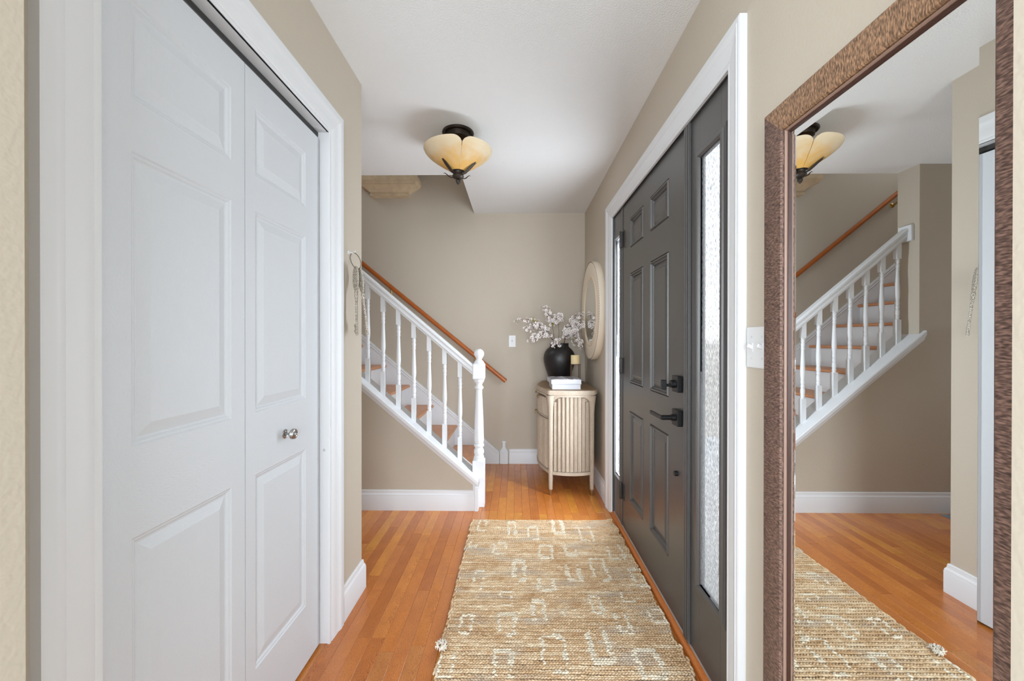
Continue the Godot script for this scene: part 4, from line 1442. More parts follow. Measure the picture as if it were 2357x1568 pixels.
# ---------------------------------------------------------------- things on the cabinet
func tabletop() -> void:
	var y := 0.815
	var o := thing("vase", "large matte black shouldered vase holding blossom branches on the cabinet", "vase", Vector3(0.393, y, -3.63))
	var b := MB.new()
	b.lathe([Vector2(0, 0.0), Vector2(0.078, 0.0), Vector2(0.083, 0.003), Vector2(0.095, 0.04), Vector2(0.113, 0.09), Vector2(0.131, 0.145), Vector2(0.142, 0.190), Vector2(0.1445, 0.222), Vector2(0.141, 0.252), Vector2(0.130, 0.282), Vector2(0.112, 0.306), Vector2(0.094, 0.321), Vector2(0.086, 0.331), Vector2(0.084, 0.340), Vector2(0.0855, 0.358), Vector2(0.0845, 0.361), Vector2(0.081, 0.360), Vector2(0.079, 0.34), Vector2(0.082, 0.325), Vector2(0.10, 0.30), Vector2(0.12, 0.25), Vector2(0.11, 0.12), Vector2(0.07, 0.02), Vector2(0, 0.015)], Transform3D(Basis.IDENTITY, o.position), 48, 0.9)
	obj("body", b, M.vase, o)
	# two books
	for k in 2:
		var bo := thing("book", ["thick white coffee-table book at the bottom of the pair on the cabinet", "upper coffee-table book with a dark and pale pictured cover"][k], "book", Vector3(0.40, y + 0.041 * k, -3.26), "books on the console cabinet")
		var t := Transform3D(Basis(Vector3.UP, [0.01, 0.05][k]), Vector3([0.3965, 0.392][k], y + 0.0405 * k, [-3.262, -3.268][k]))
		var hw: float = [0.114, 0.121][k]
		var hd: float = [0.128, 0.128][k]
		b = MB.new()
		b.xf = t
		b.box(Vector3(-hw + 0.004, 0.003, -hd + 0.002), Vector3(hw - 0.003, 0.0368, hd - 0.003))
		obj("pages", b, M.page, bo)
		b = MB.new()
		b.xf = t
		b.box(Vector3(-hw, 0, -hd), Vector3(hw, 0.003, hd), 0.0008)
		b.box(Vector3(-hw, 0.003, -hd), Vector3(-hw + 0.004, 0.0368, hd), 0.0008)
		if k == 0:
			b.box(Vector3(-hw, 0.0368, -hd), Vector3(hw, 0.0398, hd), 0.0008)
			obj("cover", b, M.cover_white, bo)
		else:
			obj("cover", b, M.cover_white, bo)
			b = MB.new()
			b.xf = t
			b.us = Vector2(0.245, 0.26)
			b.grain = Vector3(0, 0, 1)
			b.box(Vector3(-hw, 0.0368, -hd), Vector3(hw, 0.0398, hd), 0.0008)
			obj("front_cover", b, M.cover_art, bo)
	# candle stand and candle
	var cz := -3.452
	var cx := 0.513
	o = thing("candle_stand", "square rusty metal candle stand on four thin legs beside the black vase", "candle holder", Vector3(cx, y, cz))
	b = MB.new()
	for sx in [-1.0, 1.0]:
		for sz in [-1.0, 1.0]:
			b.box(Vector3(cx + sx * 0.036 - 0.003, y, cz + sz * 0.036 - 0.003), Vector3(cx + sx * 0.036 + 0.003, y + 0.176, cz + sz * 0.036 + 0.003), 0.0008)
	for s in [-1.0, 1.0]:
		b.box(Vector3(cx - 0.033, y + 0.002, cz + s * 0.036 - 0.003), Vector3(cx + 0.033, y + 0.008, cz + s * 0.036 + 0.003), 0.0008)
		b.box(Vector3(cx + s * 0.036 - 0.003, y + 0.002, cz - 0.033), Vector3(cx + s * 0.036 + 0.003, y + 0.008, cz + 0.033), 0.0008)
	obj("legs", b, M.rust, o)
	b = MB.new()
	b.box(Vector3(cx - 0.041, y + 0.176, cz - 0.041), Vector3(cx + 0.041, y + 0.181, cz + 0.041), 0.001)
	obj("plate", b, M.rust, o)
	o = thing("candle", "short cream pillar candle on the metal stand", "candle", Vector3(cx, y + 0.181, cz))
	b = MB.new()
	b.lathe([Vector2(0, 0.0), Vector2(0.036, 0.0), Vector2(0.0385, 0.002), Vector2(0.0385, 0.074), Vector2(0.0365, 0.078), Vector2(0.028, 0.077), Vector2(0.012, 0.073), Vector2(0, 0.072)], Transform3D(Basis.IDENTITY, o.position), 36)
	obj("wax", b, M.candle, o)
	b = MB.new()
	b.tube([o.position + Vector3(0, 0.072, 0), o.position + Vector3(0.001, 0.080, 0), o.position + Vector3(0.003, 0.084, 0)], 0.0009, 5)
	obj("wick", b, M.wick, o)


func blossom_mesh() -> MB:
	var b := MB.new()
	b.colored = true
	for k in 5:
		var a := TAU * k / 5.0
		var d := Vector3(cos(a), 0, sin(a))
		var s := Vector3(-sin(a), 0, cos(a))
		var p0 := d * 0.0012
		var p1 := d * 0.0062 + s * 0.0042 + Vector3.UP * 0.0030
		var p2 := d * 0.0098 + s * 0.0022 + Vector3.UP * 0.0048
		var p3 := d * 0.0098 - s * 0.0022 + Vector3.UP * 0.0048
		var p4 := d * 0.0062 - s * 0.0042 + Vector3.UP * 0.0030
		var m := d * 0.0062 + Vector3.UP * 0.0014
		var nn := (Vector3.UP - d * 0.5).normalized()
		b.col = Color(0.90, 0.85, 0.81)
		for q in [[p0, p1], [p1, p2], [p2, p3], [p3, p4], [p4, p0]]:
			b.tri(m, q[0], q[1], nn, nn, nn)
	b.col = Color(0.30, 0.12, 0.09)
	b.lathe([Vector2(0.0026, 0.0), Vector2(0.0022, 0.0022), Vector2(0, 0.0032)], Transform3D.IDENTITY, 6)
	b.lathe([Vector2(0, -0.004), Vector2(0.0022, -0.002), Vector2(0.0030, 0.0006)], Transform3D.IDENTITY, 6)
	return b


func flowers() -> void:
	# each branch: tip offset from the vase mouth, arch, number of blossoms
	var mouth := Vector3(0.393, 1.17, -3.63)
	var look := [
		["long blossom branch reaching furthest left, its tip drooping", Vector3(-0.385, 0.215, 0.06), 0.14, 13, 0.35],
		["upright white blossom branch, tallest of the spray", Vector3(-0.135, 0.320, 0.02), 0.05, 38, 0.45],
		["white blossom branch curling over at its tip beside the tallest one", Vector3(-0.015, 0.235, 0.07), 0.17, 34, 0.45],
		["low white blossom branch leaning left over the vase shoulder", Vector3(-0.27, 0.035, 0.07), 0.13, 44, 0.35],
		["white blossom branch fanning left in the middle of the spray", Vector3(-0.30, 0.135, 0.03), 0.13, 46, 0.35],
		["white blossom branch leaning right towards the round mirror", Vector3(0.205, 0.155, 0.10), 0.14, 52, 0.3],
		["white blossom branch rising on the right against the mirror rim", Vector3(0.19, 0.255, 0.08), 0.07, 38, 0.45],
		["white blossom branch bending down in front of the candle", Vector3(0.185, -0.03, 0.10), 0.19, 50, 0.3],
		["small blossom sprig hanging over the front lip of the vase", Vector3(-0.055, -0.03, 0.115), 0.07, 14, 0.5],
		["dense white blossom branch between the vase mouth and the mirror", Vector3(0.13, 0.105, 0.09), 0.10, 52, 0.3]]
	var bm := blossom_mesh().mesh()
	var flower_mat: StandardMaterial3D = M.blossom.duplicate()
	flower_mat.albedo_color = Color.WHITE
	flower_mat.vertex_color_use_as_albedo = true
	for q in look:
		var root := mouth + Vector3(q[1].x * 0.12, -0.20, q[1].z * 0.1 + rng.randf_range(-0.02, 0.02))
		var o := thing("blossom_branch", q[0], "branch", root, "blossom branches in the black vase")
		var tip: Vector3 = mouth + q[1]
		var side := Vector3(q[1].x, 0, q[1].z).limit_length(0.06)
		var pts := []
		var ctrl := mouth + Vector3(q[1].x * 0.38, maxf(q[1].y * 0.55, 0.02) + q[2], q[1].z * 0.4)
		var neck := mouth + side * 0.75 + Vector3(0, -0.005, 0)
		for k in 7:
			pts.append(root.lerp(neck, k / 6.0))
		for k in range(1, 17):
			var f := k / 16.0
			var p := neck.lerp(ctrl, f).lerp(ctrl.lerp(tip, f), f)
			p += Vector3(rng.randf_range(-1, 1), rng.randf_range(-1, 1), rng.randf_range(-1, 1)) * 0.003
			pts.append(p)
		var radii := []
		for k in pts.size():
			radii.append(lerpf(0.0026, 0.0009, float(k) / pts.size()))
		var b := MB.new()
		b.tube(pts, radii, 6)
		var mm_where := []
		var n: int = int(q[3] * 2.1)
		for k in n:
			var f := lerpf(q[4], 1.0, (k + rng.randf()) / n)
			var i := clampf(6.0 + f * 16.0, 0, 21.99)
			var p: Vector3 = pts[int(i)].lerp(pts[mini(int(i) + 1, pts.size() - 1)], i - int(i))
			var d := Vector3(rng.randf_range(-1, 1), rng.randf_range(-0.7, 1), rng.randf_range(-1, 1)).normalized()
			var reach := rng.randf_range(0.006, 0.046) * (1.0 if n > 20 else 0.6)
			var e := p + d * reach
			if e.x > XR - 0.07:
				e.x = XR - 0.07
			if reach > 0.010:
				b.tube([p, p.lerp(e, 0.5) + Vector3(0, 0.002, 0), e], [0.0008, 0.0007, 0.0006], 4)
			var up := (d + Vector3(rng.randf_range(-0.6, 0.6), rng.randf_range(-0.2, 0.6), 0.5)).normalized()
			var sx := up.cross(Vector3(0.3, 0.5, 0.8)).normalized()
			var s := rng.randf_range(1.05, 1.5)
			mm_where.append(Transform3D(Basis(sx, up, sx.cross(up)).scaled(Vector3.ONE * s), e - o.position))
		obj("stem", b, M.stem, o)
		var mm := MultiMesh.new()
		mm.transform_format = MultiMesh.TRANSFORM_3D
		mm.mesh = bm
		mm.instance_count = mm_where.size()
		for k in mm_where.size():
			mm.set_instance_transform(k, mm_where[k])
		var mi := MultiMeshInstance3D.new()
		mi.name = "blossoms"
		mi.multimesh = mm
		mi.material_override = flower_mat
		mi.set_meta("kind", "stuff")
		o.add_child(mi, true)
		for k in 1 + rng.randi() % 2:
			var p: Vector3 = pts[13 + rng.randi() % 8]
			var d := Vector3(rng.randf_range(-1, 1), 0.6, rng.randf_range(-0.2, 1)).normalized()
			var sd := d.cross(Vector3(0.2, 0.3, 1)).normalized()
			var up := sd.cross(d)
			b = MB.new()
			var L := 0.024
			for j in 5:
				var f0 := j / 5.0
				var f1 := (j + 1) / 5.0
				var w0 := 0.0085 * sin(PI * pow(f0, 0.8))
				var w1 := 0.0085 * sin(PI * pow(f1, 0.8))
				var c0 := p + d * L * f0 - up * 0.006 * f0 * f0
				var c1 := p + d * L * f1 - up * 0.006 * f1 * f1
				for e in [-1.0, 1.0]:
					var lift := up * 0.0025
					b.quad(c0, c1, c1 + sd * e * w1 + lift, c0 + sd * e * w0 + lift, up - sd * e * 0.3)
			obj("leaf", b, M.leaf, o)


# ---------------------------------------------------------------- ceiling lamp
func lamp() -> void:
	var cx := -0.347
	var cz := -2.352
	var o := thing("ceiling_lamp", "semi-flush ceiling lamp with amber glass petals on a dark bronze fitting", "ceiling lamp", Vector3(cx, HC, cz))
	var at := Transform3D(Basis.IDENTITY, Vector3(cx, 0, cz))
	var b := MB.new()
	b.lathe([Vector2(0.0, HC), Vector2(0.092, HC), Vector2(0.094, 2.434), Vector2(0.090, 2.428), Vector2(0.084, 2.426), Vector2(0.080, 2.432), Vector2(0.0, 2.434)], at, 48)
	obj("canopy", b, M.canopy, o)
	b = MB.new()
	b.lathe([Vector2(0.074, 2.434), Vector2(0.070, 2.40), Vector2(0.045, 2.385), Vector2(0.012, 2.38), Vector2(0.008, 2.36), Vector2(0.008, 2.22)], at, 32)
	obj("stem", b, M.canopy, o)
	b = MB.new()
	b.lathe([Vector2(0, 2.215), Vector2(0.040, 2.214), Vector2(0.041, 2.209), Vector2(0.036, 2.206), Vector2(0.029, 2.203), Vector2(0.027, 2.197), Vector2(0.028, 2.190), Vector2(0.033, 2.184), Vector2(0.034, 2.178), Vector2(0.030, 2.170), Vector2(0.020, 2.164), Vector2(0.012, 2.162), Vector2(0, 2.161)], at, 32)
	obj("collar", b, M.bronze, o)
	b = MB.new()
	var fin := [Vector2(0.008, 2.163), Vector2(0.0115, 2.158), Vector2(0.0135, 2.152), Vector2(0.012, 2.144), Vector2(0.0065, 2.136), Vector2(0.003, 2.131), Vector2(0.0, 2.128)]
	b.lathe(fin, at, 18)
	for k in 8:
		var a := TAU * k / 8.0
		var pp := []
		for j in 6:
			var q: Vector2 = fin[j]
			var aa := a + j * 0.12
			pp.append(Vector3(cx + cos(aa) * q.x, q.y, cz + sin(aa) * q.x))
		b.tube(pp, 0.0016, 5)
	obj("finial", b, M.bronze, o)
	# three petals; the stain in the glass is amber at the root and breaks up in clouds towards the cream rim
	var prof := [Vector2(0.040, 2.207), Vector2(0.077, 2.230), Vector2(0.112, 2.252), Vector2(0.147, 2.276), Vector2(0.176, 2.299), Vector2(0.191, 2.315), Vector2(0.197, 2.329)]
	var f := FastNoiseLite.new()
	f.seed = 77
	f.frequency = 9.0
	f.fractal_octaves = 3
	var sample := func(t: float) -> Vector2:
		var i := clampf(t, 0.0, 1.0) * (prof.size() - 1)
		var k := mini(int(i), prof.size() - 2)
		return (prof[k] as Vector2).lerp(prof[k + 1], i - k)
	for pe in 3:
		var mid := PI / 2 - 0.27 + PI / 3 + pe * TAU / 3.0
		b = MB.new()
		b.colored = true
		var nu := 40
		var nv := 20
		var grid := []
		var cols := []
		for i in nu + 1:
			var row := []
			var cr := []
			var s := (float(i) / nu) * 2.0 - 1.0
			var e := absf(s)
			var top := 1.0 - 0.30 * pow(maxf(0.0, (e - 0.70) / 0.30), 2.6)
			for j in nv + 1:
				var t := float(j) / nv * top
				var q: Vector2 = sample.call(t)
				var belly := 1.0 + 0.03 * (1.0 - e * e) * t
				var ang := mid + s * (PI / 3 - 0.010)
				row.append(Vector3(cx + cos(ang) * q.x * belly, q.y, cz + sin(ang) * q.x * belly))
				var k := clampf(1.0 - t * 1.15 + 0.38 * f.get_noise_3d(ang * 0.16, t * 0.4, 3.0), 0.0, 1.0)
				k = smoothstep(0.05, 0.95, k)
				cr.append(Color(0.80, 0.66, 0.45).lerp(Color(0.78, 0.46, 0.13), k))
			grid.append(row)
			cols.append(cr)
		for side in 2:
			for i in nu:
				for j in nv:
					var P := [grid[i][j], grid[i + 1][j], grid[i + 1][j + 1], grid[i][j + 1]]
					var C := [cols[i][j], cols[i + 1][j], cols[i + 1][j + 1], cols[i][j + 1]]
					var N := []
					for w in [[i, j], [i + 1, j], [i + 1, j + 1], [i, j + 1]]:
						var i0 := maxi(w[0] - 1, 0)
						var i1 := mini(w[0] + 1, nu)
						var j0 := maxi(w[1] - 1, 0)
						var j1 := mini(w[1] + 1, nv)
						var nn: Vector3 = (grid[i1][w[1]] - grid[i0][w[1]]).cross(grid[w[0]][j1] - grid[w[0]][j0]).normalized()
						var outw: Vector3 = grid[w[0]][w[1]] - Vector3(cx, 2.40, cz)
						if nn.dot(outw) < 0:
							nn = -nn
						N.append(nn)
					var d := 0.0 if side == 0 else -0.0045
					var g := 1.0 if side == 0 else -1.0
					b.tri(P[0] + N[0] * d, P[1] + N[1] * d, P[2] + N[2] * d, N[0] * g, N[1] * g, N[2] * g, C[0], C[1], C[2])
					b.tri(P[0] + N[0] * d, P[2] + N[2] * d, P[3] + N[3] * d, N[0] * g, N[2] * g, N[3] * g, C[0], C[2], C[3])
		for i in nu:
			b.col = cols[i][nv]
			b.quad(grid[i][nv], grid[i + 1][nv], grid[i + 1][nv] * 1.0 + Vector3(cx - grid[i + 1][nv].x, 0, cz - grid[i + 1][nv].z).normalized() * 0.0045, grid[i][nv] + Vector3(cx - grid[i][nv].x, 0, cz - grid[i][nv].z).normalized() * 0.0045, Vector3.UP)
		obj("glass_petal", b, M.amber, o)
		# a leaf clip up the middle of the petal and a small curl below the seam
		b = MB.new()
		var d := Vector3(cos(mid), 0, sin(mid))
		var c0 := Vector3(cx, 0, cz)
		b.tube([c0 + d * 0.028 + Vector3(0, 2.188, 0), c0 + d * 0.046 + Vector3(0, 2.196, 0), c0 + d * 0.070 + Vector3(0, 2.216, 0), c0 + d * 0.092 + Vector3(0, 2.234, 0), c0 + d * 0.104 + Vector3(0, 2.2445, 0), c0 + d * 0.116 + Vector3(0, 2.257, 0)], [0.008, 0.0115, 0.0135, 0.0120, 0.0080, 0.001], 8, false, 0.4)
		b.tube([c0 + d * 0.046 + Vector3(0, 2.191, 0), c0 + d * 0.092 + Vector3(0, 2.2295, 0), c0 + d * 0.118 + Vector3(0, 2.2460, 0)], [0.002, 0.0022, 0.0008], 5)
		obj("leaf_clip", b, M.bronze, o)
		if pe == 2:
			continue
		b = MB.new()
		d = Vector3(cos(mid + PI / 3.0), 0, sin(mid + PI / 3.0))
		b.tube([c0 + d * 0.024 + Vector3(0, 2.178, 0), c0 + d * 0.042 + Vector3(0, 2.177, 0), c0 + d * 0.060 + Vector3(0, 2.186, 0), c0 + d * 0.074 + Vector3(0, 2.200, 0), c0 + d * 0.086 + Vector3(0, 2.209, 0), c0 + d * 0.096 + Vector3(0, 2.207, 0)], [0.004, 0.006, 0.0065, 0.005, 0.0032, 0.001], 7, false, 0.5)
		obj("curl", b, M.bronze, o)


# ---------------------------------------------------------------- keys on the left wall
func keys() -> void:
	var o := thing("wall_hook", "small white hook holding the key ring on the left wall", "hook", Vector3(XL, 1.598, -1.757))
	var b := MB.new()
	var h := Vector3(XL, 1.597, -1.757)
	b.tube([h, h + Vector3(0.014, -0.002, 0), h + Vector3(0.026, -0.002, 0), h + Vector3(0.032, 0.006, 0)], [0.0035, 0.003, 0.003, 0.0025], 8)
	b.lathe([Vector2(0.009, 0.0), Vector2(0.008, 0.003), Vector2(0, 0.004)], Transform3D(Basis(Vector3(0, 0, 1), -PI / 2), h), 14)
	obj("peg", b, M.plate, o)
	o = thing("key_ring", "thin dark metal ring hanging from the wall hook with two keys", "ring", Vector3(-0.716, 1.56, -1.757))
	b = MB.new()
	var pts := []
	var c := Vector3(-0.7165, 1.5600, -1.757)
	for k in 36:
		var a := TAU * k / 36.0
		pts.append(c + Vector3(cos(a) * 0.028 - sin(a) * 0.010, sin(a) * 0.036 - cos(a) * 0.004, cos(a) * 0.016))
	b.tube(pts, 0.0017, 7, true)
	obj("loop", b, M.ring, o)
	var spec := [["decorative silver skeleton key hanging nearer the wall, its shank straight down", Vector3(-0.713, 1.532, -1.750), Vector3(0.004, -0.305, -0.004), 0.75], ["decorative silver skeleton key hanging outward, its tip past the wall corner", Vector3(-0.700, 1.524, -1.762), Vector3(0.034, -0.298, -0.006), 0.6]]
	for q in spec:
		var root: Vector3 = q[1]
		o = thing("skeleton_key", q[0], "key", root, "keys on the wall ring")
		var dir: Vector3 = q[2].normalized()
		var L: float = q[2].length()
		var face := Vector3(q[3], 0, 0.75).normalized()
		face = (face - dir * face.dot(dir)).normalized()
		# openwork bow: oval with inner scrolls
		b = MB.new()
		var bow := 0.105
		for ov in [[0.5, 0.024, 0.052, 0.0048], [0.30, 0.012, 0.020, 0.0038], [0.68, 0.013, 0.024, 0.0038]]:
			pts = []
			for k in 20:
				var a := TAU * k / 20.0
				pts.append(root + dir * (bow * ov[0] + sin(a) * ov[2]) + face * cos(a) * ov[1])
			b.tube(pts, ov[3], 6, true)
		for s in [-1.0, 1.0]:
			b.tube([root + dir * bow * 0.12, root + dir * bow * 0.4 + face * s * 0.011, root + dir * bow * 0.85 + face * s * 0.006, root + dir * bow], [0.004, 0.005, 0.005, 0.006], 6)
		obj("bow", b, M.iron, o)
		b = MB.new()
		var side := dir.cross(face)
		var t := Transform3D(Basis(face, dir, side).orthonormalized(), root + dir * bow)
		var sp := [Vector2(0, 0.0), Vector2(0.0075, 0.002), Vector2(0.0085, 0.010), Vector2(0.006, 0.016), Vector2(0.0078, 0.020), Vector2(0.0078, 0.030), Vector2(0.0055, 0.034), Vector2(0.0068, 0.040), Vector2(0.0050, 0.046)]
		for k in 9:
			sp.append(Vector2(0.0050 + 0.0004 * sin(k * 2.1), 0.046 + (L - bow - 0.062) * (k + 1) / 9.0))
		sp.append_array([Vector2(0.0066, L - bow - 0.014), Vector2(0.0066, L - bow - 0.006), Vector2(0.0040, L - bow), Vector2(0.0, L - bow)])
		b.lathe(sp, t, 12)
		obj("shank", b, M.iron, o)
		b = MB.new()
		var bt := Transform3D(Basis(face, dir, side).orthonormalized(), root + dir * (L - 0.032) - face * 0.010)
		b.obox(bt, Vector3(0.016, 0.040, 0.004), 0.001)
		b.obox(bt.translated_local(Vector3(-0.011, 0.013, 0)), Vector3(0.008, 0.010, 0.004), 0.001)
		b.obox(bt.translated_local(Vector3(-0.011, -0.012, 0)), Vector3(0.008, 0.012, 0.004), 0.001)
		obj("bit", b, M.iron, o)


# ---------------------------------------------------------------- shelf on the stairwell wall
func corbel() -> void:
	var cx := -1.222
	var o := thing("wall_shelf", "crackled tan plaster corbel shelf high on the far wall above the stair", "wall shelf", Vector3(cx, 2.59, ZFAR))
	var b := MB.new()
	var lv := [[2.588, 0.183, 0.075], [2.612, 0.183, 0.075], [2.613, 0.178, 0.071], [2.618, 0.178, 0.071], [2.622, 0.188, 0.078]]
	for k in 9:
		var a := k / 8.0
		lv.append([2.622 + 0.045 * a, 0.190 + 0.062 * (1.0 - cos(a * PI / 2)) + 0.006 * a, 0.080 + 0.058 * (1.0 - cos(a * PI / 2)) + 0.006 * a])
	lv.append_array([[2.669, 0.268, 0.152], [2.674, 0.268, 0.152]])
	for k in 6:
		var a := k / 5.0
		lv.append([2.676 + 0.030 * a, 0.270 + 0.020 * sin(a * PI / 2), 0.154 + 0.018 * sin(a * PI / 2)])
	lv.append_array([[2.712, 0.290, 0.172], [2.752, 0.288, 0.170]])
	for k in lv.size() - 1:
		var p: Array = lv[k]
		var q: Array = lv[k + 1]
		var A := [Vector3(cx - p[1], p[0], ZFAR), Vector3(cx - p[1], p[0], ZFAR + p[2]), Vector3(cx + p[1], p[0], ZFAR + p[2]), Vector3(cx + p[1], p[0], ZFAR)]
		var D := [Vector3(cx - q[1], q[0], ZFAR), Vector3(cx - q[1], q[0], ZFAR + q[2]), Vector3(cx + q[1], q[0], ZFAR + q[2]), Vector3(cx + q[1], q[0], ZFAR)]
		for e in 3:
			b.quad(A[e], A[e + 1], D[e + 1], D[e], [Vector3.LEFT, Vector3(0, 0, 1), Vector3.RIGHT][e] - Vector3(0, 0.2, 0))
	var f: Array = lv[0]
	b.quad(Vector3(cx - f[1], f[0], ZFAR), Vector3(cx + f[1], f[0], ZFAR), Vector3(cx + f[1], f[0], ZFAR + f[2]), Vector3(cx - f[1], f[0], ZFAR + f[2]), Vector3.DOWN)
	f = lv[lv.size() - 1]
	b.quad(Vector3(cx - f[1], f[0], ZFAR), Vector3(cx + f[1], f[0], ZFAR), Vector3(cx + f[1], f[0], ZFAR + f[2]), Vector3(cx - f[1], f[0], ZFAR + f[2]), Vector3.UP)
	obj("corbel", b, M.plaster, o)
	b = MB.new()
	b.box(Vector3(-1.50, 2.752, ZFAR + 0.012), Vector3(-0.97, 2.90, ZFAR + 0.120), 0.006)
	b.box(Vector3(-1.51, 2.885, ZFAR + 0.005), Vector3(-0.96, 2.91, ZFAR + 0.128), 0.006)
	tag(obj("storage_box", b, M.darkbox), "dark reddish brown box on the plaster shelf, only its lower edge visible", "box")
	o = thing("wicker_ornament", "small yellow-tan woven ornament standing before the dark box on the shelf", "ornament", Vector3(-1.07, 2.752, ZFAR + 0.145))
	b = MB.new()
	b.lathe([Vector2(0, 2.7525), Vector2(0.016, 2.7525), Vector2(0.0185, 2.775), Vector2(0.017, 2.80), Vector2(0, 2.802)], Transform3D(Basis.IDENTITY, Vector3(-1.09, 0, ZFAR + 0.144)), 16)
	obj("body", b, M.basket, o)
	b = MB.new()
	for k in 4:
		var r := 0.0185
		pts_ring(b, Vector3(-1.09, 2.758 + k * 0.011, ZFAR + 0.144), r, 0.0022)
	obj("weave", b, M.rail_wood, o)


func pts_ring(b: MB, c: Vector3, r: float, t: float) -> void:
	var pts := []
	for k in 20:
		var a := TAU * k / 20.0
		pts.append(c + Vector3(cos(a) * r, 0, sin(a) * r))
	b.tube(pts, t, 5, true)


# ---------------------------------------------------------------- light switches
func switches() -> void:
	for k in 2:
		var o := thing("light_switch", ["white toggle light switch plate on the far wall left of the vase", "white two-toggle light switch plate between front door casing and tall mirror"][k], "light switch", [Vector3(-0.040, 1.193, ZFAR), Vector3(XR, 1.1885, -1.088)][k])
		# local x across, y up, z out of the wall
		var t := Transform3D(Basis.IDENTITY if k == 0 else Basis(Vector3.UP, -PI / 2), o.position)
		var hw: float = [0.034, 0.056][k]
		var b := MB.new()
		b.xf = t
		b.box(Vector3(-hw, -0.057, 0), Vector3(hw, 0.057, 0.0055), 0.0025)
		obj("plate", b, M.plate, o)
		for x in ([0.0] if k == 0 else [-0.030, 0.016]):
			b = MB.new()
			b.xf = t
			b.box(Vector3(x - 0.0065, -0.013, 0.005), Vector3(x + 0.0065, 0.013, 0.007), 0.0006)
			b.obox(Transform3D(Basis(Vector3.RIGHT, -0.45), Vector3(x, 0.003, 0.011)), Vector3(0.0075, 0.011, 0.016), 0.0015)
			obj("toggle", b, M.plate, o)
			for s in [-1.0, 1.0]:
				b = MB.new()
				b.xf = t
				b.lathe([Vector2(0, 0.0012), Vector2(0.0022, 0.001), Vector2(0.003, 0.0)], Transform3D(Basis(Vector3.RIGHT, PI / 2), Vector3(x, s * 0.030, 0.0055)), 10)
				obj("screw", b, M.screw, o)


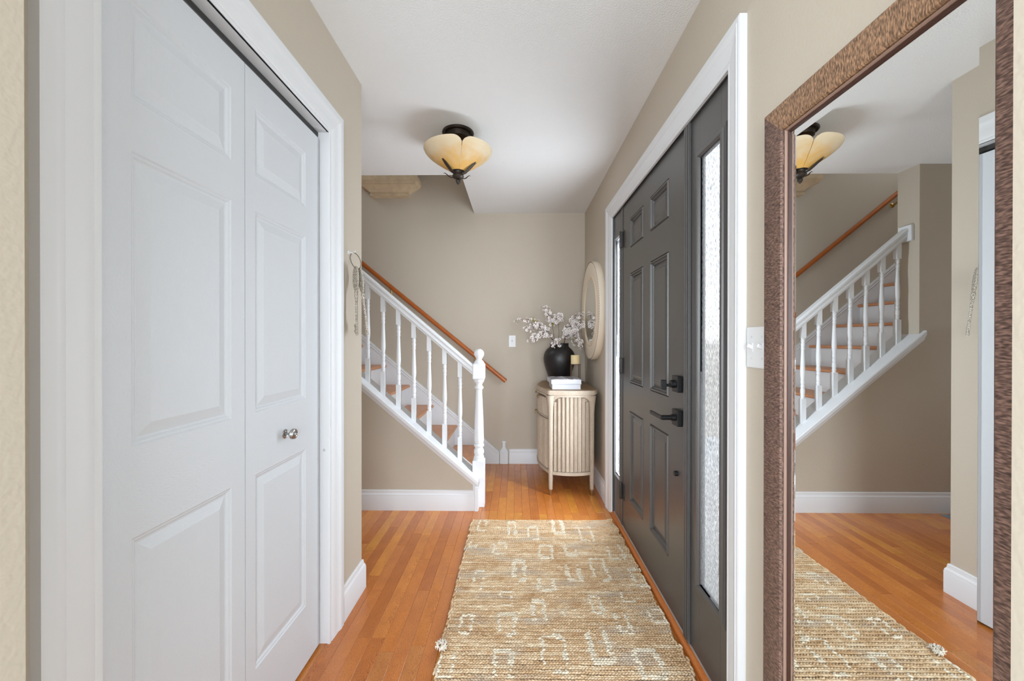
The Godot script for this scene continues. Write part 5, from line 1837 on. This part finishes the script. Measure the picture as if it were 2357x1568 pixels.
# ---------------------------------------------------------------- jute rug
func rug() -> void:
	var o := thing("jute_rug", "braided tan jute runner rug with scattered cream loop motifs", "rug", Vector3(0.18, 0, -1.5))
	var b := MB.new()
	b.box(Vector3(-0.283, 0.0008, -2.612), Vector3(0.636, 0.006, -0.30), 0.002)
	obj("backing", b, M.backing, o)
	# motifs: centre x, centre z, width, depth
	var motifs := [Vector4(-0.217, -2.533, 0.058, 0.157), Vector4(-0.027, -2.506, 0.058, 0.197), Vector4(0.105, -2.441, 0.072, 0.17), Vector4(0.266, -2.523, 0.078, 0.19), Vector4(0.427, -2.438, 0.083, 0.185),
		Vector4(-0.252, -2.315, 0.053, 0.102), Vector4(-0.095, -2.26, 0.081, 0.125), Vector4(0.167, -2.231, 0.084, 0.149), Vector4(0.309, -2.267, 0.071, 0.168), Vector4(0.56, -2.232, 0.087, 0.155),
		Vector4(0.016, -2.049, 0.07, 0.199), Vector4(-0.188, -1.965, 0.051, 0.158), Vector4(0.294, -2.024, 0.079, 0.145), Vector4(0.433, -2.063, 0.087, 0.22), Vector4(0.147, -1.929, 0.091, 0.106),
		Vector4(0.617, -1.996, 0.075, 0.162), Vector4(-0.048, -1.824, 0.057, 0.099), Vector4(0.1, -1.746, 0.065, 0.157), Vector4(0.231, -1.762, 0.058, 0.093), Vector4(0.361, -1.788, 0.061, 0.135),
		Vector4(0.518, -1.849, 0.061, 0.093), Vector4(0.612, -1.717, 0.07, 0.088), Vector4(-0.207, -1.659, 0.06, 0.117), Vector4(-0.038, -1.659, 0.078, 0.139), Vector4(0.452, -1.667, 0.065, 0.125),
		Vector4(0.144, -1.509, 0.098, 0.186), Vector4(0.327, -1.542, 0.09, 0.167), Vector4(-0.256, -1.445, 0.062, 0.109), Vector4(-0.048, -1.457, 0.079, 0.139), Vector4(0.491, -1.463, 0.105, 0.139)]
	var kinds := [2, 3, 1, 4, 5, 6, 2, 0, 6, 5, 1, 3, 4, 1, 4, 0, 0, 3, 6, 0, 6, 0, 0, 1, 5, 1, 4, 4, 3, 0]
	for k in 26:
		motifs.append(Vector4(rng.randf_range(-0.24, 0.58), rng.randf_range(-1.28, -0.38), rng.randf_range(0.05, 0.09), rng.randf_range(0.10, 0.18)))
		kinds.append(rng.randi() % 7)
	var cream := func(x: float, z: float) -> bool:
		for i in motifs.size():
			var m: Vector4 = motifs[i]
			var dx := (x - m.x) / (m.z * 0.5)
			var dz := (z - m.y) / (m.w * 0.5)
			if absf(dx) > 1.0 or absf(dz) > 1.0:
				continue
			var th := 0.36 + 0.10 * sin(i * 2.7)
			var left := dx < -1.0 + th * 1.1
			var right := dx > 1.0 - th * 1.1
			var back := dz < -1.0 + th * 0.8
			var front := dz > 1.0 - th * 0.8
			if (left or right) and (back or front) and absf(dx) + absf(dz) > 1.78:
				continue
			match kinds[i]:
				0: if left or right or back or front: return true
				1: if (left and dz < 0.6) or right or back or (front and dx > 0): return true
				2: if left or front or (back and dx > -0.2) or (right and dz < 0.1): return true
				3: if left or right or back: return true
				4: if left or right or front: return true
				5: if left or right or (front and dx < 0.3): return true
				6: if (left and dz > -0.5) or front or (right and dz > 0.2): return true
		return false
	var nz := FastNoiseLite.new()
	nz.seed = 3
	nz.frequency = 1.0
	var st := MB.new()
	var prof := []
	for k in 6:
		var a := -PI / 2 + PI * k / 5.0
		prof.append(Vector2(maxf(cos(a), 0.02) * 0.5, sin(a) * 0.5))
	st.lathe(prof, Transform3D.IDENTITY, 7, 2.0)
	var where := []
	var tint := []
	var pitch := 0.0205
	var row := 0
	var z := -2.612
	while z < -0.30:
		var x0 := -0.288 + rng.randf_range(-0.006, 0.006)
		var x1 := 0.636 + rng.randf_range(-0.010, 0.008) - 0.012 * smoothstep(-2.50, -2.62, z)
		var tone := rng.randf_range(-0.10, 0.10)
		var step := 0.0118
		var n := int((x1 - x0) / step)
		var wob := rng.randf() * 10.0
		for i in n + 1:
			var x := x0 + (x1 - x0) * i / n
			var zz := z + 0.0030 * nz.get_noise_2d(x * 6.0 + wob, z * 3.0)
			for s in [-1.0, 1.0]:
				var white: bool = cream.call(x, zz + s * 0.005) and rng.randf() < 0.86
				var yaw: float = s * 0.42 + rng.randf_range(-0.12, 0.12)
				var edge := i == 0 or i == n
				if edge:
					yaw = 1.2 * s
				var lift := 0.0105 + rng.randf_range(-0.0008, 0.0008) + (0.0015 if white else 0.0) + 0.010 * smoothstep(0.56, 0.63, x) * smoothstep(-2.54, -2.61, z)
				var fat := rng.randf_range(0.92, 1.1) * (1.25 if edge else 1.0)
				var bs := Basis(Vector3.UP, yaw) * Basis(Vector3(0, 0, 1), PI / 2)
				where.append(Transform3D(bs * Basis.from_scale(Vector3(0.0130 * fat, 0.0185 * fat, 0.0084 * fat)), Vector3(x, lift, zz + s * 0.0041) - o.position))
				var c := Color(0.70, 0.50, 0.305)
				var g := nz.get_noise_2d(x * 3.5 + row * 0.7, z * 26.0) * 0.6 + nz.get_noise_2d(x * 9.0, z * 9.0) * 0.35 + tone * 1.5 + rng.randf_range(-0.22, 0.22)
				if g > 0:
					c = c.lerp(Color(0.86, 0.72, 0.52), clampf(g * 1.6, 0, 1))
				else:
					c = c.lerp(Color(0.44, 0.245, 0.11), clampf(-g * 1.2, 0, 1))
				var grey := nz.get_noise_2d(x * 2.2 + 40.0, z * 4.0 + row * 0.1)
				c = c.lerp(Color(0.57, 0.47, 0.37), clampf((grey - 0.12) * 1.8, 0, 0.8))
				if white:
					c = Color(0.84, 0.74, 0.58) * rng.randf_range(0.86, 1.06)
				tint.append(c)
		z += pitch
		row += 1
	# the frayed cream tuft on the left edge
	for k in 60:
		var d := Vector3(rng.randf_range(-1, 1), rng.randf_range(-0.3, 1), rng.randf_range(-1, 1)).normalized()
		where.append(Transform3D(Basis(Vector3.UP, rng.randf() * TAU) * Basis(Vector3(1, 0, 0), rng.randf() * PI) * Basis.from_scale(Vector3(0.005, 0.024, 0.005)), Vector3(-0.290, 0.020, -1.531) + d * Vector3(0.020, 0.010, 0.020) - o.position))
		tint.append(Color(0.78, 0.71, 0.61))
	var mm := MultiMesh.new()
	mm.transform_format = MultiMesh.TRANSFORM_3D
	mm.use_colors = true
	mm.mesh = st.mesh()
	mm.instance_count = where.size()
	for k in where.size():
		mm.set_instance_transform(k, where[k])
		mm.set_instance_color(k, tint[k])
	var mi := MultiMeshInstance3D.new()
	mi.name = "braids"
	mi.multimesh = mm
	mi.material_override = M.jute
	mi.set_meta("kind", "stuff")
	o.add_child(mi, true)
